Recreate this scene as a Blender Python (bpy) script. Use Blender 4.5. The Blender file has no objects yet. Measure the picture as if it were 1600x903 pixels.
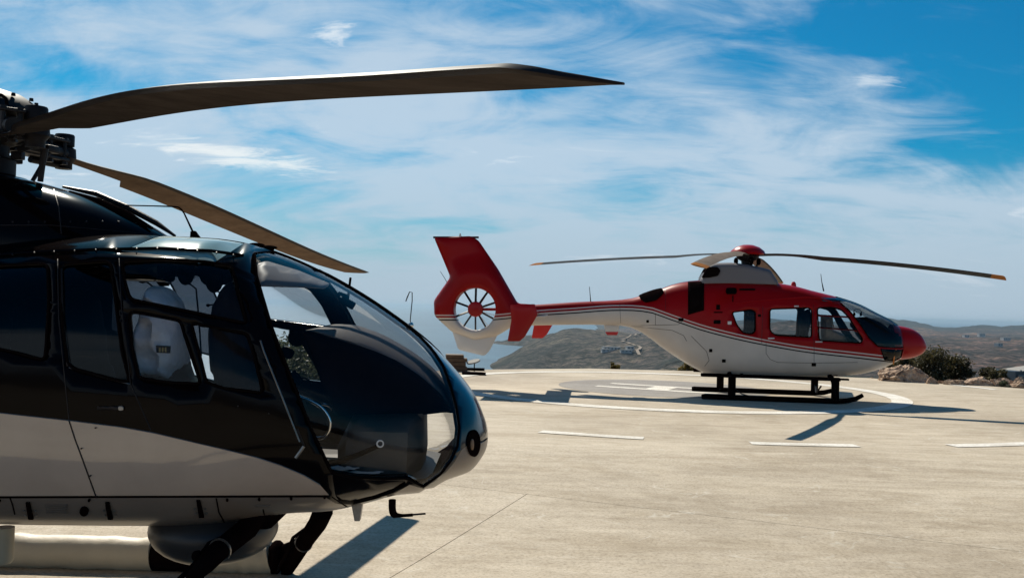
import bpy, bmesh, math, random
import numpy as np
from mathutils import Vector, Matrix, noise
from mathutils.geometry import delaunay_2d_cdt
random.seed(7)
PI = math.pi
S = bpy.context.scene
COL = S.collection
# ------------------------------------------------------------------ camera, world, sun, exposure
CAM_H = 1.8
FPX = 1500.0                                   # focal length in pixels of a 1600 px wide frame
_n = np.array([.029, 1, (481.5 - 451.5) / FPX]); _n /= np.linalg.norm(_n)
_f = np.array([0, 0, 1.]); _f = _f - (_f @ _n) * _n; _f /= np.linalg.norm(_f)
_r = np.cross(_n, _f)
if _r[0] < 0: _r = -_r
M3 = np.array([_r, _f, _n])                    # camera frame (x right, y up, z ahead) -> world
def ray(px, py): return M3 @ np.array([(px - 800) / FPX, -(py - 451.5) / FPX, 1.])
cam_d = bpy.data.cameras.new('camera'); cam = bpy.data.objects.new('camera', cam_d); COL.objects.link(cam)
cam_d.sensor_width = 36; cam_d.lens = FPX / 1600 * 36; cam_d.clip_start = .05; cam_d.clip_end = 200000
cx, cy, cz = M3 @ np.array([1, 0, 0]), M3 @ np.array([0, 1, 0]), -(M3 @ np.array([0, 0, 1]))
cam.matrix_world = Matrix(((cx[0], cy[0], cz[0], 0), (cx[1], cy[1], cz[1], 0), (cx[2], cy[2], cz[2], CAM_H), (0, 0, 0, 1)))
S.camera = cam
S.view_settings.view_transform = 'Standard'; S.view_settings.look = 'None'
S.view_settings.exposure = 0.33; S.view_settings.gamma = 1
SUN = Vector((-.37, .95, 1.0)).normalized()
sl = bpy.data.lights.new('sun', 'SUN'); sl.energy = 5.0; sl.angle = math.radians(.5); sl.color = (1, .93, .80)
so = bpy.data.objects.new('sun', sl); COL.objects.link(so); so.rotation_euler = SUN.to_track_quat('Z', 'Y').to_euler()

def node(nt, t, **k):
    n = nt.nodes.new(t)
    for a, v in k.items():
        if a == 'inp':
            for i, x in v.items(): n.inputs[i].default_value = x
        else: setattr(n, a, v)
    return n
def link(nt, a, b): nt.links.new(a, b)
def ramp(nt, stops, interp='LINEAR'):
    r = nt.nodes.new('ShaderNodeValToRGB'); r.color_ramp.interpolation = interp
    e = r.color_ramp.elements
    while len(e) < len(stops): e.new(.5)
    for i, (p, c) in enumerate(stops):
        e[i].position = p; e[i].color = (*c, 1) if len(c) == 3 else c
    return r
def mix(nt, fac, a, b, mode='MIX'):
    m = nt.nodes.new('ShaderNodeMix'); m.data_type = 'RGBA'; m.blend_type = mode
    for s, v in ((m.inputs[0], fac), (m.inputs[6], a), (m.inputs[7], b)):
        if isinstance(v, bpy.types.NodeSocket): nt.links.new(v, s)
        else: s.default_value = v if not isinstance(v, tuple) else (*v[:3], 1)
    return m.outputs[2]
def math_(nt, op, a, b=None, clamp=False):
    m = nt.nodes.new('ShaderNodeMath'); m.operation = op; m.use_clamp = clamp
    for s, v in ((m.inputs[0], a), (m.inputs[1], b)):
        if v is None: continue
        if isinstance(v, bpy.types.NodeSocket): nt.links.new(v, s)
        else: s.default_value = v
    return m.outputs[0]

w = bpy.data.worlds.new('World'); S.world = w; w.use_nodes = True
nt = w.node_tree; bg = nt.nodes['Background']
sky = node(nt, 'ShaderNodeTexSky', sky_type='NISHITA', sun_disc=False)
sky.sun_elevation = math.asin(SUN.z); sky.sun_rotation = math.atan2(SUN.x, SUN.y)
sky.air_density = 1.0; sky.dust_density = .6; sky.ozone_density = 2.0; sky.altitude = 120
hsv = node(nt, 'ShaderNodeHueSaturation', inp={'Saturation': 1.25, 'Value': .80, 'Hue': .487})
link(nt, sky.outputs[0], hsv.inputs['Color'])
tc = node(nt, 'ShaderNodeTexCoord')
sx = node(nt, 'ShaderNodeSeparateXYZ'); link(nt, tc.outputs['Generated'], sx.inputs[0])
zz = math_(nt, 'ADD', math_(nt, 'MAXIMUM', sx.outputs[2], 0.0), .26)
cxn = math_(nt, 'DIVIDE', sx.outputs[0], zz); cyn = math_(nt, 'DIVIDE', sx.outputs[1], zz)
cv = node(nt, 'ShaderNodeCombineXYZ'); link(nt, cxn, cv.inputs[0]); link(nt, cyn, cv.inputs[1])
def cloudnoise(rot, scl, loc, scale, detail, rough, dist):
    mp_ = node(nt, 'ShaderNodeMapping'); mp_.inputs['Rotation'].default_value = (0, 0, math.radians(rot)); mp_.inputs['Scale'].default_value = (*scl, 1); mp_.inputs['Location'].default_value = (*loc, 0)
    link(nt, cv.outputs[0], mp_.inputs[0])
    n_ = node(nt, 'ShaderNodeTexNoise', inp={'Scale': scale, 'Detail': detail, 'Roughness': rough, 'Distortion': dist}); link(nt, mp_.outputs[0], n_.inputs['Vector']); return n_.outputs[0]
def rng(v, a, b, c=0, d=1):
    m_ = node(nt, 'ShaderNodeMapRange', inp={'From Min': a, 'From Max': b, 'To Min': c, 'To Max': d}); m_.interpolation_type = 'SMOOTHSTEP'; link(nt, v, m_.inputs[0]); return m_.outputs[0]
big = cloudnoise(10, (.9, 1.1), (2.9, 5.35), .9, 4, .5, .4)
med = cloudnoise(30, (.9, 1.35), (1.7, 4.2), 2.6, 8, .6, 1.1)
fine = cloudnoise(38, (.7, 1.8), (0.4, 7.7), 5.0, 10, .68, 1.3)
wis = cloudnoise(18, (.8, 2.0), (5.2, 1.3), 2.3, 10, .62, 1.6)
dens = math_(nt, 'ADD', math_(nt, 'MULTIPLY', big, 1.45), math_(nt, 'ADD', math_(nt, 'MULTIPLY', med, .68), math_(nt, 'MULTIPLY', fine, .24)))
dens = math_(nt, 'ADD', dens, math_(nt, 'ADD', math_(nt, 'MULTIPLY', sx.outputs[0], -.40), math_(nt, 'MULTIPLY', sx.outputs[2], -1.15)))
veil = math_(nt, 'MULTIPLY', rng(dens, .69, 1.09), .86)
puff = math_(nt, 'MULTIPLY', math_(nt, 'MULTIPLY', rng(wis, .58, .70), rng(dens, .95, 1.25)), .75)
deep = mix(nt, 1., hsv.outputs[0], (.06, .63, .86), 'MULTIPLY')
skyc = mix(nt, veil, deep, (5.2, 6.3, 7.4))
skyc = mix(nt, puff, skyc, (9.0, 9.3, 9.6))
def patchcloud(p0, p1, wd, lo, hi, amt):      # one bank of cloud lying between two directions
    q0, q1 = (np.array([v[0], v[1]]) / (v[2] + .26) for v in (ray(*p0) / np.linalg.norm(ray(*p0)), ray(*p1) / np.linalg.norm(ray(*p1))))
    c_ = (q0 + q1) / 2; d_ = q1 - q0; L_ = np.linalg.norm(d_) / 2
    m_ = node(nt, 'ShaderNodeMapping', vector_type='TEXTURE'); m_.inputs['Location'].default_value = (*c_, 0); m_.inputs['Rotation'].default_value = (0, 0, math.atan2(d_[1], d_[0])); m_.inputs['Scale'].default_value = (L_, wd, 1)
    link(nt, cv.outputs[0], m_.inputs[0]); ln = node(nt, 'ShaderNodeVectorMath', operation='LENGTH'); link(nt, m_.outputs[0], ln.inputs[0])
    v_ = math_(nt, 'ADD', math_(nt, 'SUBTRACT', 1.0, ln.outputs['Value']), math_(nt, 'MULTIPLY', math_(nt, 'SUBTRACT', fine2, .5), 2.4))
    return math_(nt, 'MULTIPLY', rng(v_, lo, hi), amt)
fine2 = cloudnoise(20, (1.0, 2.6), (3.1, 2.2), 6.0, 10, .66, .8)
skyc = mix(nt, patchcloud((150, 212), (560, 285), .12, .20, 1.0, .80), skyc, (8.8, 9.1, 9.0))
skyc = mix(nt, patchcloud((480, 35), (560, 68), .10, .35, 1.0, .6), skyc, (9.0, 9.2, 9.2))
skyc = mix(nt, patchcloud((1290, 120), (1440, 135), .07, .35, 1.0, .5), skyc, (8.0, 8.6, 9.0))
hz = rng(sx.outputs[2], -.02, .17, .92, 0)
skyc = mix(nt, hz, skyc, (3.9, 4.95, 5.9))
link(nt, skyc, bg.inputs['Color']); bg.inputs['Strength'].default_value = .085
S.cycles.transparent_max_bounces = 40; S.cycles.max_bounces = 8

# ------------------------------------------------------------------ materials
MATS = {}
def mat(name, col, rough=.5, metal=0, coat=0, bump=0, bscale=40, spec=.5, vary=0, vscale=3, back=None):
    m = bpy.data.materials.new(name); m.use_nodes = True; t = m.node_tree; b = t.nodes['Principled BSDF']
    b.inputs['Base Color'].default_value = (*col, 1); b.inputs['Roughness'].default_value = rough
    b.inputs['Metallic'].default_value = metal; b.inputs['Coat Weight'].default_value = coat; b.inputs['Coat Roughness'].default_value = .04
    b.inputs['Specular IOR Level'].default_value = spec
    c = node(t, 'ShaderNodeTexCoord')
    if vary:
        n = node(t, 'ShaderNodeTexNoise', inp={'Scale': vscale, 'Detail': 6, 'Roughness': .6}); link(t, c.outputs['Object'], n.inputs[0])
        r = ramp(t, [(.3, tuple(x * (1 - vary) for x in col)), (.7, tuple(min(1, x * (1 + vary)) for x in col))]); link(t, n.outputs[0], r.inputs[0])
        link(t, r.outputs[0], b.inputs['Base Color'])
    if bump:
        n = node(t, 'ShaderNodeTexNoise', inp={'Scale': bscale, 'Detail': 4}); link(t, c.outputs['Object'], n.inputs[0])
        bp = node(t, 'ShaderNodeBump', inp={'Strength': bump, 'Distance': .02}); link(t, n.outputs[0], bp.inputs['Height']); link(t, bp.outputs[0], b.inputs['Normal'])
    MATS[name] = m; return m
mat('black_paint', (.003, .0015, .0015), .12, 0, .04, spec=.08, bump=.02, bscale=2.5)
mat('navy_paint', (.002, .007, .014), .18, 0, .45, spec=.4, bump=.02, bscale=2.5)
mat('beige_paint', (.46, .35, .275), .16, 0, 1.0, vary=.08, bump=.10, bscale=1.1)
mat('beige_shaded', (.17, .135, .112), .34, 0, .15, vary=.08, bump=.02, bscale=2)  # same beige, darkened in colour for the shade on the downward facing belly
mat('matt_black', (.006, .0035, .0035), .7, vary=.3, vscale=8, spec=0)
mat('liner', (.012, .009, .011), .8, vary=.2, spec=0)
mat('rubber', (.006, .004, .004), .7, spec=0)
mat('dark_metal', (.022, .018, .018), .45, .3, spec=.2, vary=.4, vscale=14, bump=.1)
mat('grey_metal', (.22, .21, .20), .35, .85, vary=.3, vscale=18)
mat('bright_metal', (.62, .60, .57), .18, 1)
mat('hub_black', (.010, .008, .009), .55, 0, 0, spec=.15, vary=.4, vscale=12)
mat('red_paint', (.32, .0015, .002), .3, 0, .1, spec=.2)
mat('bright_red', (.55, .012, .012), .4)
mat('white_paint', (.62, .58, .54), .4, 0, .3, vary=.05)
mat('orange', (.8, .22, .03), .6)
mat('seat_cover', (.80, .80, .86), .85, bump=1., bscale=12, vary=.2, vscale=7)
mat('seat_leather', (.010, .008, .011), .6, spec=.1, vary=.3)
mat('float_cover', (.52, .44, .32), .55, bump=.5, bscale=5, vary=.1)
mat('trim_brown', (.055, .043, .034), .6, vary=.3)
mat('dash_highlight', (.085, .070, .065), .55, spec=.3)  # lighter grey for the highlight painted along the glareshield top
mat('reflection_grey', (.15, .135, .13), .5, spec=.3)  # grey of the reflection painted below the canopy top
mat('pod_grey', (.035, .032, .032), .35, spec=.3)
mat('fairing_grey', (.17, .155, .16), .5, spec=.2)
mat('edge_strip', (.020, .015, .014), .5, spec=.05)
mat('tan_seat', (.20, .14, .09), .7, vary=.3, vscale=12)
mat('lamp_glass', (.20, .12, .07), .5, 0, 0, spec=.2)
mat('placard', (.12, .10, .085), .5)
mat('white_mark', (.70, .67, .62), .7, vary=.05)
mat('wood', (.12, .07, .035), .8, bump=.6, bscale=20, vary=.4, vscale=9)
mat('house_white', (.42, .40, .38), .8)
mat('house_dark', (.05, .06, .07), .3)
mat('roof_pale', (.26, .245, .22), .8)
def blade_mat(name, under, tipcol=None):
    m = mat(name, under, .8, 0, 0, spec=0); t = m.node_tree; b = t.nodes['Principled BSDF']
    c = node(t, 'ShaderNodeTexCoord'); mp_ = node(t, 'ShaderNodeMapping'); mp_.inputs['Scale'].default_value = (1, 1, 1)
    link(t, c.outputs['Object'], mp_.inputs[0])
    n = node(t, 'ShaderNodeTexNoise', inp={'Scale': 5, 'Detail': 8, 'Roughness': .7}); link(t, mp_.outputs[0], n.inputs[0])
    r = ramp(t, [(.3, tuple(x * .7 for x in under)), (.75, tuple(x * 1.25 for x in under))]); link(t, n.outputs[0], r.inputs[0]); link(t, r.outputs[0], b.inputs['Base Color'])
blade_mat('blade_brown', (.066, .054, .048)); blade_mat('blade_pale', (.165, .118, .088)); blade_mat('blade_grey', (.072, .076, .080)); blade_mat('blade_beige', (.20, .165, .14))
mat('blade_tip', (.30, .13, .05), .7, spec=0)
def glass(name, tint, ior=1.45, rough=.0, boost=1.0, film=None):
    m = bpy.data.materials.new(name); m.use_nodes = True; t = m.node_tree; t.nodes.remove(t.nodes['Principled BSDF'])
    o = t.nodes['Material Output']; fr = node(t, 'ShaderNodeFresnel', inp={'IOR': ior})
    tr = node(t, 'ShaderNodeBsdfTransparent'); tr.inputs[0].default_value = (*tint, 1)
    gl = node(t, 'ShaderNodeBsdfGlossy', inp={'Roughness': rough}); gl.inputs[0].default_value = (1, 1, 1, 1)
    mx = node(t, 'ShaderNodeMixShader'); link(t, math_(t, 'MULTIPLY', fr.outputs[0], boost, True), mx.inputs[0])
    link(t, tr.outputs[0], mx.inputs[1]); link(t, gl.outputs[0], mx.inputs[2])
    if film:
        df = node(t, 'ShaderNodeBsdfDiffuse'); df.inputs[0].default_value = (*film[1], 1)
        m2 = node(t, 'ShaderNodeMixShader', inp={0: film[0]}); link(t, mx.outputs[0], m2.inputs[1]); link(t, df.outputs[0], m2.inputs[2]); link(t, m2.outputs[0], o.inputs[0])
    else: link(t, mx.outputs[0], o.inputs[0])
    MATS[name] = m
glass('clear_glass', (.95, .96, .97), 1.40, .01, .55)
glass('tinted_glass', (.10, .11, .13), 1.42, .01, .6)
glass('skylight_glass', (.35, .55, .52), 1.6, .12, 1.4, (.35, (.45, .60, .56)))
glass('red_heli_glass', (.80, .84, .86), 1.4, .01, .8)
def livery(name):                               # red above, white below, pin stripes between, from the stripe distance stored on the mesh
    m = mat(name, (.5, .5, .5), .32, 0, .05, spec=.12); t = m.node_tree; b = t.nodes['Principled BSDF']
    a = node(t, 'ShaderNodeAttribute', attribute_name='stripe'); v = math_(t, 'ADD', a.outputs['Fac'], .5)
    R, Wt, K = (.30, .001, .0015), (.62, .545, .475), (.012, .012, .016)
    rp = ramp(t, [(0, Wt), (.486, K), (.514, Wt), (.552, R), (.590, (.62, .50, .46)), (.618, R)], 'CONSTANT'); link(t, v, rp.inputs[0])
    c = node(t, 'ShaderNodeTexCoord'); n = node(t, 'ShaderNodeTexNoise', inp={'Scale': 2.2, 'Detail': 7}); link(t, c.outputs['Object'], n.inputs[0])
    r2 = ramp(t, [(.3, (.88,) * 3), (.7, (1, 1, 1))]); link(t, n.outputs[0], r2.inputs[0])
    link(t, mix(t, 1.0, rp.outputs[0], r2.outputs[0], 'MULTIPLY'), b.inputs['Base Color'])
    bp = node(t, 'ShaderNodeBump', inp={'Strength': .05, 'Distance': .02}); link(t, n.outputs[0], bp.inputs['Height']); link(t, bp.outputs[0], b.inputs['Normal'])
livery('red_white_livery')

def concrete(name, base, dark, light, scr=True):
    m = bpy.data.materials.new(name); m.use_nodes = True; t = m.node_tree; b = t.nodes['Principled BSDF']; b.inputs['Roughness'].default_value = .82; b.inputs['Specular IOR Level'].default_value = .3
    g = node(t, 'ShaderNodeNewGeometry'); P = g.outputs['Position']
    a = node(t, 'ShaderNodeTexNoise', inp={'Scale': .22, 'Detail': 8, 'Roughness': .6, 'Distortion': .4}); link(t, P, a.inputs[0])
    r = ramp(t, [(.33, dark), (.5, base), (.68, light)]); link(t, a.outputs[0], r.inputs[0]); c = r.outputs[0]
    # broom streaks
    mp_ = node(t, 'ShaderNodeMapping'); mp_.inputs['Rotation'].default_value = (0, 0, math.radians(-14)); mp_.inputs['Scale'].default_value = (.35, 3.2, 1); link(t, P, mp_.inputs[0])
    s = node(t, 'ShaderNodeTexNoise', inp={'Scale': 1.6, 'Detail': 9, 'Roughness': .7, 'Distortion': .8}); link(t, mp_.outputs[0], s.inputs[0])
    r = ramp(t, [(.30, (.80, .78, .75)), (.55, (1, 1, 1)), (.75, (1.12, 1.12, 1.1))]); link(t, s.outputs[0], r.inputs[0]); c = mix(t, .85, c, r.outputs[0], 'MULTIPLY')
    mpb = node(t, 'ShaderNodeMapping'); mpb.inputs['Rotation'].default_value = (0, 0, math.radians(52)); mpb.inputs['Scale'].default_value = (1.0, 30, 1); link(t, P, mpb.inputs[0])
    sb = node(t, 'ShaderNodeTexNoise', inp={'Scale': 2.0, 'Detail': 5, 'Roughness': .6}); link(t, mpb.outputs[0], sb.inputs[0])
    msk = node(t, 'ShaderNodeTexNoise', inp={'Scale': .35, 'Detail': 2}); link(t, P, msk.inputs[0])
    mr = ramp(t, [(.45, (0,) * 3), (.62, (.55,) * 3)]); link(t, msk.outputs[0], mr.inputs[0])
    rb = ramp(t, [(.36, (.80, .77, .73)), (.55, (1.05,) * 3)]); link(t, sb.outputs[0], rb.inputs[0]); c = mix(t, mr.outputs[0], c, mix(t, 1., c, rb.outputs[0], 'MULTIPLY'))
    # grit
    f = node(t, 'ShaderNodeTexNoise', inp={'Scale': 38, 'Detail': 6, 'Roughness': .75}); link(t, P, f.inputs[0])
    r = ramp(t, [(.34, (.52, .49, .44)), (.48, (1, 1, 1)), (.66, (1.25,) * 3)]); link(t, f.outputs[0], r.inputs[0]); c = mix(t, .72, c, r.outputs[0], 'MULTIPLY')
    f2 = node(t, 'ShaderNodeTexNoise', inp={'Scale': 7, 'Detail': 6, 'Roughness': .7}); link(t, P, f2.inputs[0])
    r = ramp(t, [(.33, (.84, .82, .79)), (.52, (1, 1, 1))]); link(t, f2.outputs[0], r.inputs[0]); c = mix(t, .6, c, r.outputs[0], 'MULTIPLY')
    if scr:                                     # pale scuffs left by skids: thin bent contour lines of a noise
        for sc, wd, seed in ((.55, .010, 3.1), (.9, .009, 9.7), (1.7, .010, 17.3)):
            mq = node(t, 'ShaderNodeMapping'); mq.inputs['Location'].default_value = (seed, seed * 1.7, 0); link(t, P, mq.inputs[0])
            q = node(t, 'ShaderNodeTexNoise', inp={'Scale': sc, 'Detail': 2.5, 'Roughness': .5, 'Distortion': 1.6}); link(t, mq.outputs[0], q.inputs[0])
            dd = math_(t, 'ABSOLUTE', math_(t, 'SUBTRACT', q.outputs[0], .5))
            ln = node(t, 'ShaderNodeMapRange', inp={'From Min': 0, 'From Max': wd, 'To Min': 1, 'To Max': 0}); link(t, dd, ln.inputs[0])
            mk = node(t, 'ShaderNodeTexNoise', inp={'Scale': sc * 2.2, 'Detail': 5}); link(t, mq.outputs[0], mk.inputs[0])
            mm = node(t, 'ShaderNodeMapRange', inp={'From Min': .54, 'From Max': .66}); link(t, mk.outputs[0], mm.inputs[0])
            c = mix(t, math_(t, 'MULTIPLY', math_(t, 'MULTIPLY', ln.outputs[0], mm.outputs[0]), .55), c, (.62, .58, .50))
    for sc, lo_, hi_, am in ((.75, (.80, .77, .72), (1.06, 1.06, 1.05), .8), (2.4, (.84, .82, .78), (1.05, 1.05, 1.04), .7)):
        mz = node(t, 'ShaderNodeMapping'); mz.inputs['Location'].default_value = (sc * 9, 4, 0); mz.inputs['Rotation'].default_value = (0, 0, .3); mz.inputs['Scale'].default_value = (.6, 1.2, 1); link(t, P, mz.inputs[0])
        z_ = node(t, 'ShaderNodeTexNoise', inp={'Scale': sc, 'Detail': 10, 'Roughness': .68, 'Distortion': 1.2}); link(t, mz.outputs[0], z_.inputs[0])
        rz = ramp(t, [(.36, lo_), (.50, (.98, .98, .98)), (.64, hi_)]); link(t, z_.outputs[0], rz.inputs[0]); c = mix(t, am, c, rz.outputs[0], 'MULTIPLY')
    if name == 'worn_white':
        wn = node(t, 'ShaderNodeTexNoise', inp={'Scale': 9, 'Detail': 10, 'Roughness': .75}); link(t, P, wn.inputs[0])
        wm = ramp(t, [(.56, (0,) * 3), (.66, (.75,) * 3)]); link(t, wn.outputs[0], wm.inputs[0]); c = mix(t, wm.outputs[0], c, (.37, .31, .24))
    sp = node(t, 'ShaderNodeTexVoronoi', inp={'Scale': 2.6}); link(t, P, sp.inputs[0])
    rs = ramp(t, [(.0, (.25, .22, .2)), (.035, (.4, .38, .36)), (.05, (1, 1, 1))]); link(t, sp.outputs['Distance'], rs.inputs[0]); c = mix(t, .5, c, rs.outputs[0], 'MULTIPLY')
    link(t, c, b.inputs['Base Color'])
    bp = node(t, 'ShaderNodeBump', inp={'Strength': .45, 'Distance': .012}); link(t, mix(t, .35, f.outputs[0], sb.outputs[0]), bp.inputs['Height']); link(t, bp.outputs[0], b.inputs['Normal'])
    MATS[name] = m
concrete('concrete', (.455, .386, .295), (.35, .29, .215), (.525, .452, .352))
concrete('concrete_grey', (.255, .235, .215), (.22, .20, .185), (.29, .265, .24), False)
concrete('worn_white', (.72, .69, .63), (.66, .63, .57), (.76, .73, .68), False)

# ------------------------------------------------------------------ object helpers
def tag(o, label=None, cat=None, group=None, kind=None):
    for k, v in (('label', label), ('category', cat), ('group', group), ('kind', kind)):
        if v: o[k] = v
    return o
def empty(name, loc, rz=0, label=None, cat=None, group=None):
    o = bpy.data.objects.new(name, None); COL.objects.link(o); o.location = loc; o.rotation_euler = (0, 0, rz); o.empty_display_size = .2
    return tag(o, label, cat, group)
def obj(name, me, mats, parent=None, smooth=True, ang=40):
    if isinstance(me, bmesh.types.BMesh):
        bm = me; me = bpy.data.meshes.new(name); bm.to_mesh(me); bm.free()
    for m in (mats if isinstance(mats, (list, tuple)) else [mats]): me.materials.append(MATS[m])
    if smooth:
        me.polygons.foreach_set('use_smooth', [True] * len(me.polygons))
        me.set_sharp_from_angle(angle=math.radians(ang))
    o = bpy.data.objects.new(name, me); COL.objects.link(o); o.parent = parent
    return o
def box(bm, c, s, rot=None, bevel=0):
    r = bmesh.ops.create_cube(bm, size=1)['verts']
    m = Matrix.Translation(c) @ (rot.to_4x4() if rot else Matrix()) @ Matrix.Diagonal((*s, 1))
    bmesh.ops.transform(bm, matrix=m, verts=r)
    if bevel:
        es = list({e for v in r for e in v.link_edges}); bmesh.ops.bevel(bm, geom=es, offset=bevel, segments=2, affect='EDGES', profile=.6)
    return bm
def tube(bm, pts, rad, seg=10, cap=True):
    pts = [Vector(p) for p in pts]; n = len(pts)
    rads = rad if isinstance(rad, (list, tuple)) else [rad] * n
    rings = []; prev = None
    for i, p in enumerate(pts):
        d = (pts[min(i + 1, n - 1)] - pts[max(i - 1, 0)]).normalized()
        if prev is None:
            up = Vector((0, 0, 1)) if abs(d.z) < .9 else Vector((1, 0, 0)); a = d.cross(up).normalized()
        else:
            a = (prev - d * prev.dot(d)).normalized()
        prev = a; b = d.cross(a)
        rings.append([bm.verts.new(p + (a * math.cos(2 * PI * k / seg) + b * math.sin(2 * PI * k / seg)) * rads[i]) for k in range(seg)])
    for i in range(n - 1):
        for k in range(seg): bm.faces.new((rings[i][k], rings[i][(k + 1) % seg], rings[i + 1][(k + 1) % seg], rings[i + 1][k]))
    if cap: bm.faces.new(rings[0][::-1]); bm.faces.new(rings[-1])
    return bm
def lathe(bm, prof, origin=(0, 0, 0), axis='Z', seg=32):
    """prof: (radius, height) pairs turned round an axis"""
    rings = []
    for r, h in prof:
        ring = []
        for k in range(seg):
            a = 2 * PI * k / seg; p = (r * math.cos(a), r * math.sin(a), h)
            if axis == 'Y': p = (p[0], p[2], p[1])
            if axis == 'X': p = (p[2], p[0], p[1])
            ring.append(bm.verts.new(Vector(p) + Vector(origin)))
        rings.append(ring)
    for i in range(len(rings) - 1):
        for k in range(seg): bm.faces.new((rings[i][k], rings[i][(k + 1) % seg], rings[i + 1][(k + 1) % seg], rings[i + 1][k]))
    for r_, f in ((rings[0], 1), (rings[-1], 0)): bm.faces.new(r_[::-1] if f else r_)
    bmesh.ops.remove_doubles(bm, verts=bm.verts[:], dist=1e-5); bmesh.ops.recalc_face_normals(bm, faces=bm.faces[:])
    return bm
def prism(bm, pts, y0, y1):
    """outline in (x, z) extruded along y"""
    a = [bm.verts.new((x, y0, z)) for x, z in pts]; b = [bm.verts.new((x, y1, z)) for x, z in pts]; n = len(pts)
    bm.faces.new(a); bm.faces.new(b[::-1])
    for i in range(n): bm.faces.new((a[i], b[i], b[(i + 1) % n], a[(i + 1) % n]))
    bmesh.ops.recalc_face_normals(bm, faces=bm.faces[:]); return bm
def ellipsoid(bm, c, s, seg=20, rings=12, lumpy=0, seed=0, rot=None):
    r = bmesh.ops.create_uvsphere(bm, u_segments=seg, v_segments=rings, radius=1)['verts']
    for v in r:
        p = v.co.copy(); k = 1 + (lumpy * noise.noise(p * 1.7 + Vector((seed, 0, seed))) if lumpy else 0)
        q = Vector((p.x * s[0] * k, p.y * s[1] * k, p.z * s[2] * k))
        if rot: q = rot @ q
        v.co = q + Vector(c)
    return bm

def pchip(xs, ys):
    xs = np.array(xs, float); ys = np.array(ys, float); o = np.argsort(xs); xs = xs[o]; ys = ys[o]
    h = np.diff(xs); d = np.diff(ys) / h; m = np.zeros(len(xs)); m[0] = d[0]; m[-1] = d[-1]
    for i in range(1, len(xs) - 1):
        if d[i - 1] * d[i] > 0:
            w1, w2 = 2 * h[i] + h[i - 1], h[i] + 2 * h[i - 1]; m[i] = (w1 + w2) / (w1 / d[i - 1] + w2 / d[i])
    def f(x):
        x = min(max(x, xs[0]), xs[-1]); i = min(max(int(np.searchsorted(xs, x)) - 1, 0), len(xs) - 2)
        t = (x - xs[i]) / h[i]
        return (2 * t**3 - 3 * t**2 + 1) * ys[i] + (t**3 - 2 * t**2 + t) * h[i] * m[i] + (-2 * t**3 + 3 * t**2) * ys[i + 1] + (t**3 - t**2) * h[i] * m[i + 1]
    return f

class Frame:                                    # a helicopter's own frame on the ground; turns sight lines of the photo into points on the machine
    def __init__(s, loc, yaw): s.loc = np.array(loc, float); s.yaw = yaw; s.ax = np.array([math.cos(yaw), math.sin(yaw)]); s.ay = np.array([-math.sin(yaw), math.cos(yaw)])
    def at(s, px, py, off=0.):
        r = ray(px, py); C = np.array([0, 0, CAM_H]); k = (s.loc[:2] @ s.ay + off - C[:2] @ s.ay) / (r[:2] @ s.ay); P = C + r * k
        return float((P[:2] - s.loc[:2]) @ s.ax), float(P[2] - s.loc[2])
    def pt(s, px, py, off=0.): x, z = s.at(px, py, off); return Vector((x, off, z))

class Loft:
    def __init__(s, xn, top, bot, wid, zc, n):
        s.xn = xn; U = s.U
        s.zt = pchip([U(x) for x, z in top], [z for x, z in top]); s.zb = pchip([U(x) for x, z in bot], [z for x, z in bot])
        s.w_ = pchip([U(x) for x, z in wid], [z for x, z in wid]); s.zc_ = pchip([U(x) for x, z in zc], [z for x, z in zc]); s.n_ = pchip([U(x) for x, z in n], [z for x, z in n])
    def U(s, x): return math.sqrt(max(s.xn - x, 0))
    def X(s, u): return s.xn - u * u
    def sec(s, u): zt, zb = s.zt(u), s.zb(u); zc = min(max(s.zc_(u), zb), zt); return zt, zb, max(s.w_(u), 0), zc, s.n_(u)
    def p(s, u, th, side=-1, off=0):
        zt, zb, w, zc, n = s.sec(u); c, sn = max(math.cos(th), 0), math.sin(th)
        y = w * c ** (2 / n); z = zc + ((zt - zc) if sn >= 0 else (zc - zb)) * math.copysign(abs(sn) ** (2 / n), sn)
        return Vector((s.X(u), side * y, z))
    def nrm(s, u, th, side=-1):
        th = min(max(th, -PI / 2 + .02), PI / 2 - .02); u = max(u, .03)
        a = s.p(u + .01, th, side) - s.p(u - .01, th, side); b = s.p(u, th + .01, side) - s.p(u, th - .01, side); n = a.cross(b)
        if n.length < 1e-12: return Vector((1, 0, 0))
        n.normalize(); zt, zb, w, zc, k = s.sec(u); o = s.p(u, th, side) - Vector((s.X(u) - .3, 0, zc))
        return n if n.dot(o) > 0 else -n
    def th(s, x, z):
        zt, zb, w, zc, n = s.sec(s.U(x)); H = (zt - zc) if z >= zc else (zc - zb)
        t = min(abs(z - zc) / max(H, 1e-6), 1); return math.copysign(math.asin(min(t ** (n / 2), 1)), z - zc)
    def thy(s, x, y, up=True):
        zt, zb, w, zc, n = s.sec(s.U(x)); c = min((abs(y) / max(w, 1e-6)) ** (n / 2), 1); return math.acos(c) * (1 if up else -1)
    def Y(s, x, z):
        zt, zb, w, zc, n = s.sec(s.U(x)); H = (zt - zc) if z >= zc else (zc - zb); t = min(abs(z - zc) / max(H, 1e-6), 1)
        return w * (1 - t ** n) ** (1 / n)
    def hit(s, fr, px, py, sd=-1):              # where a sight line meets the near side (or the far side)
        o = sd * .8 * s.w_(1.2)
        for i in range(40):
            x, z = fr.at(px, py, o); x = min(x, s.xn - 1e-4); o = .6 * o + .4 * sd * s.Y(x, z)
        return x, z
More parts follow.
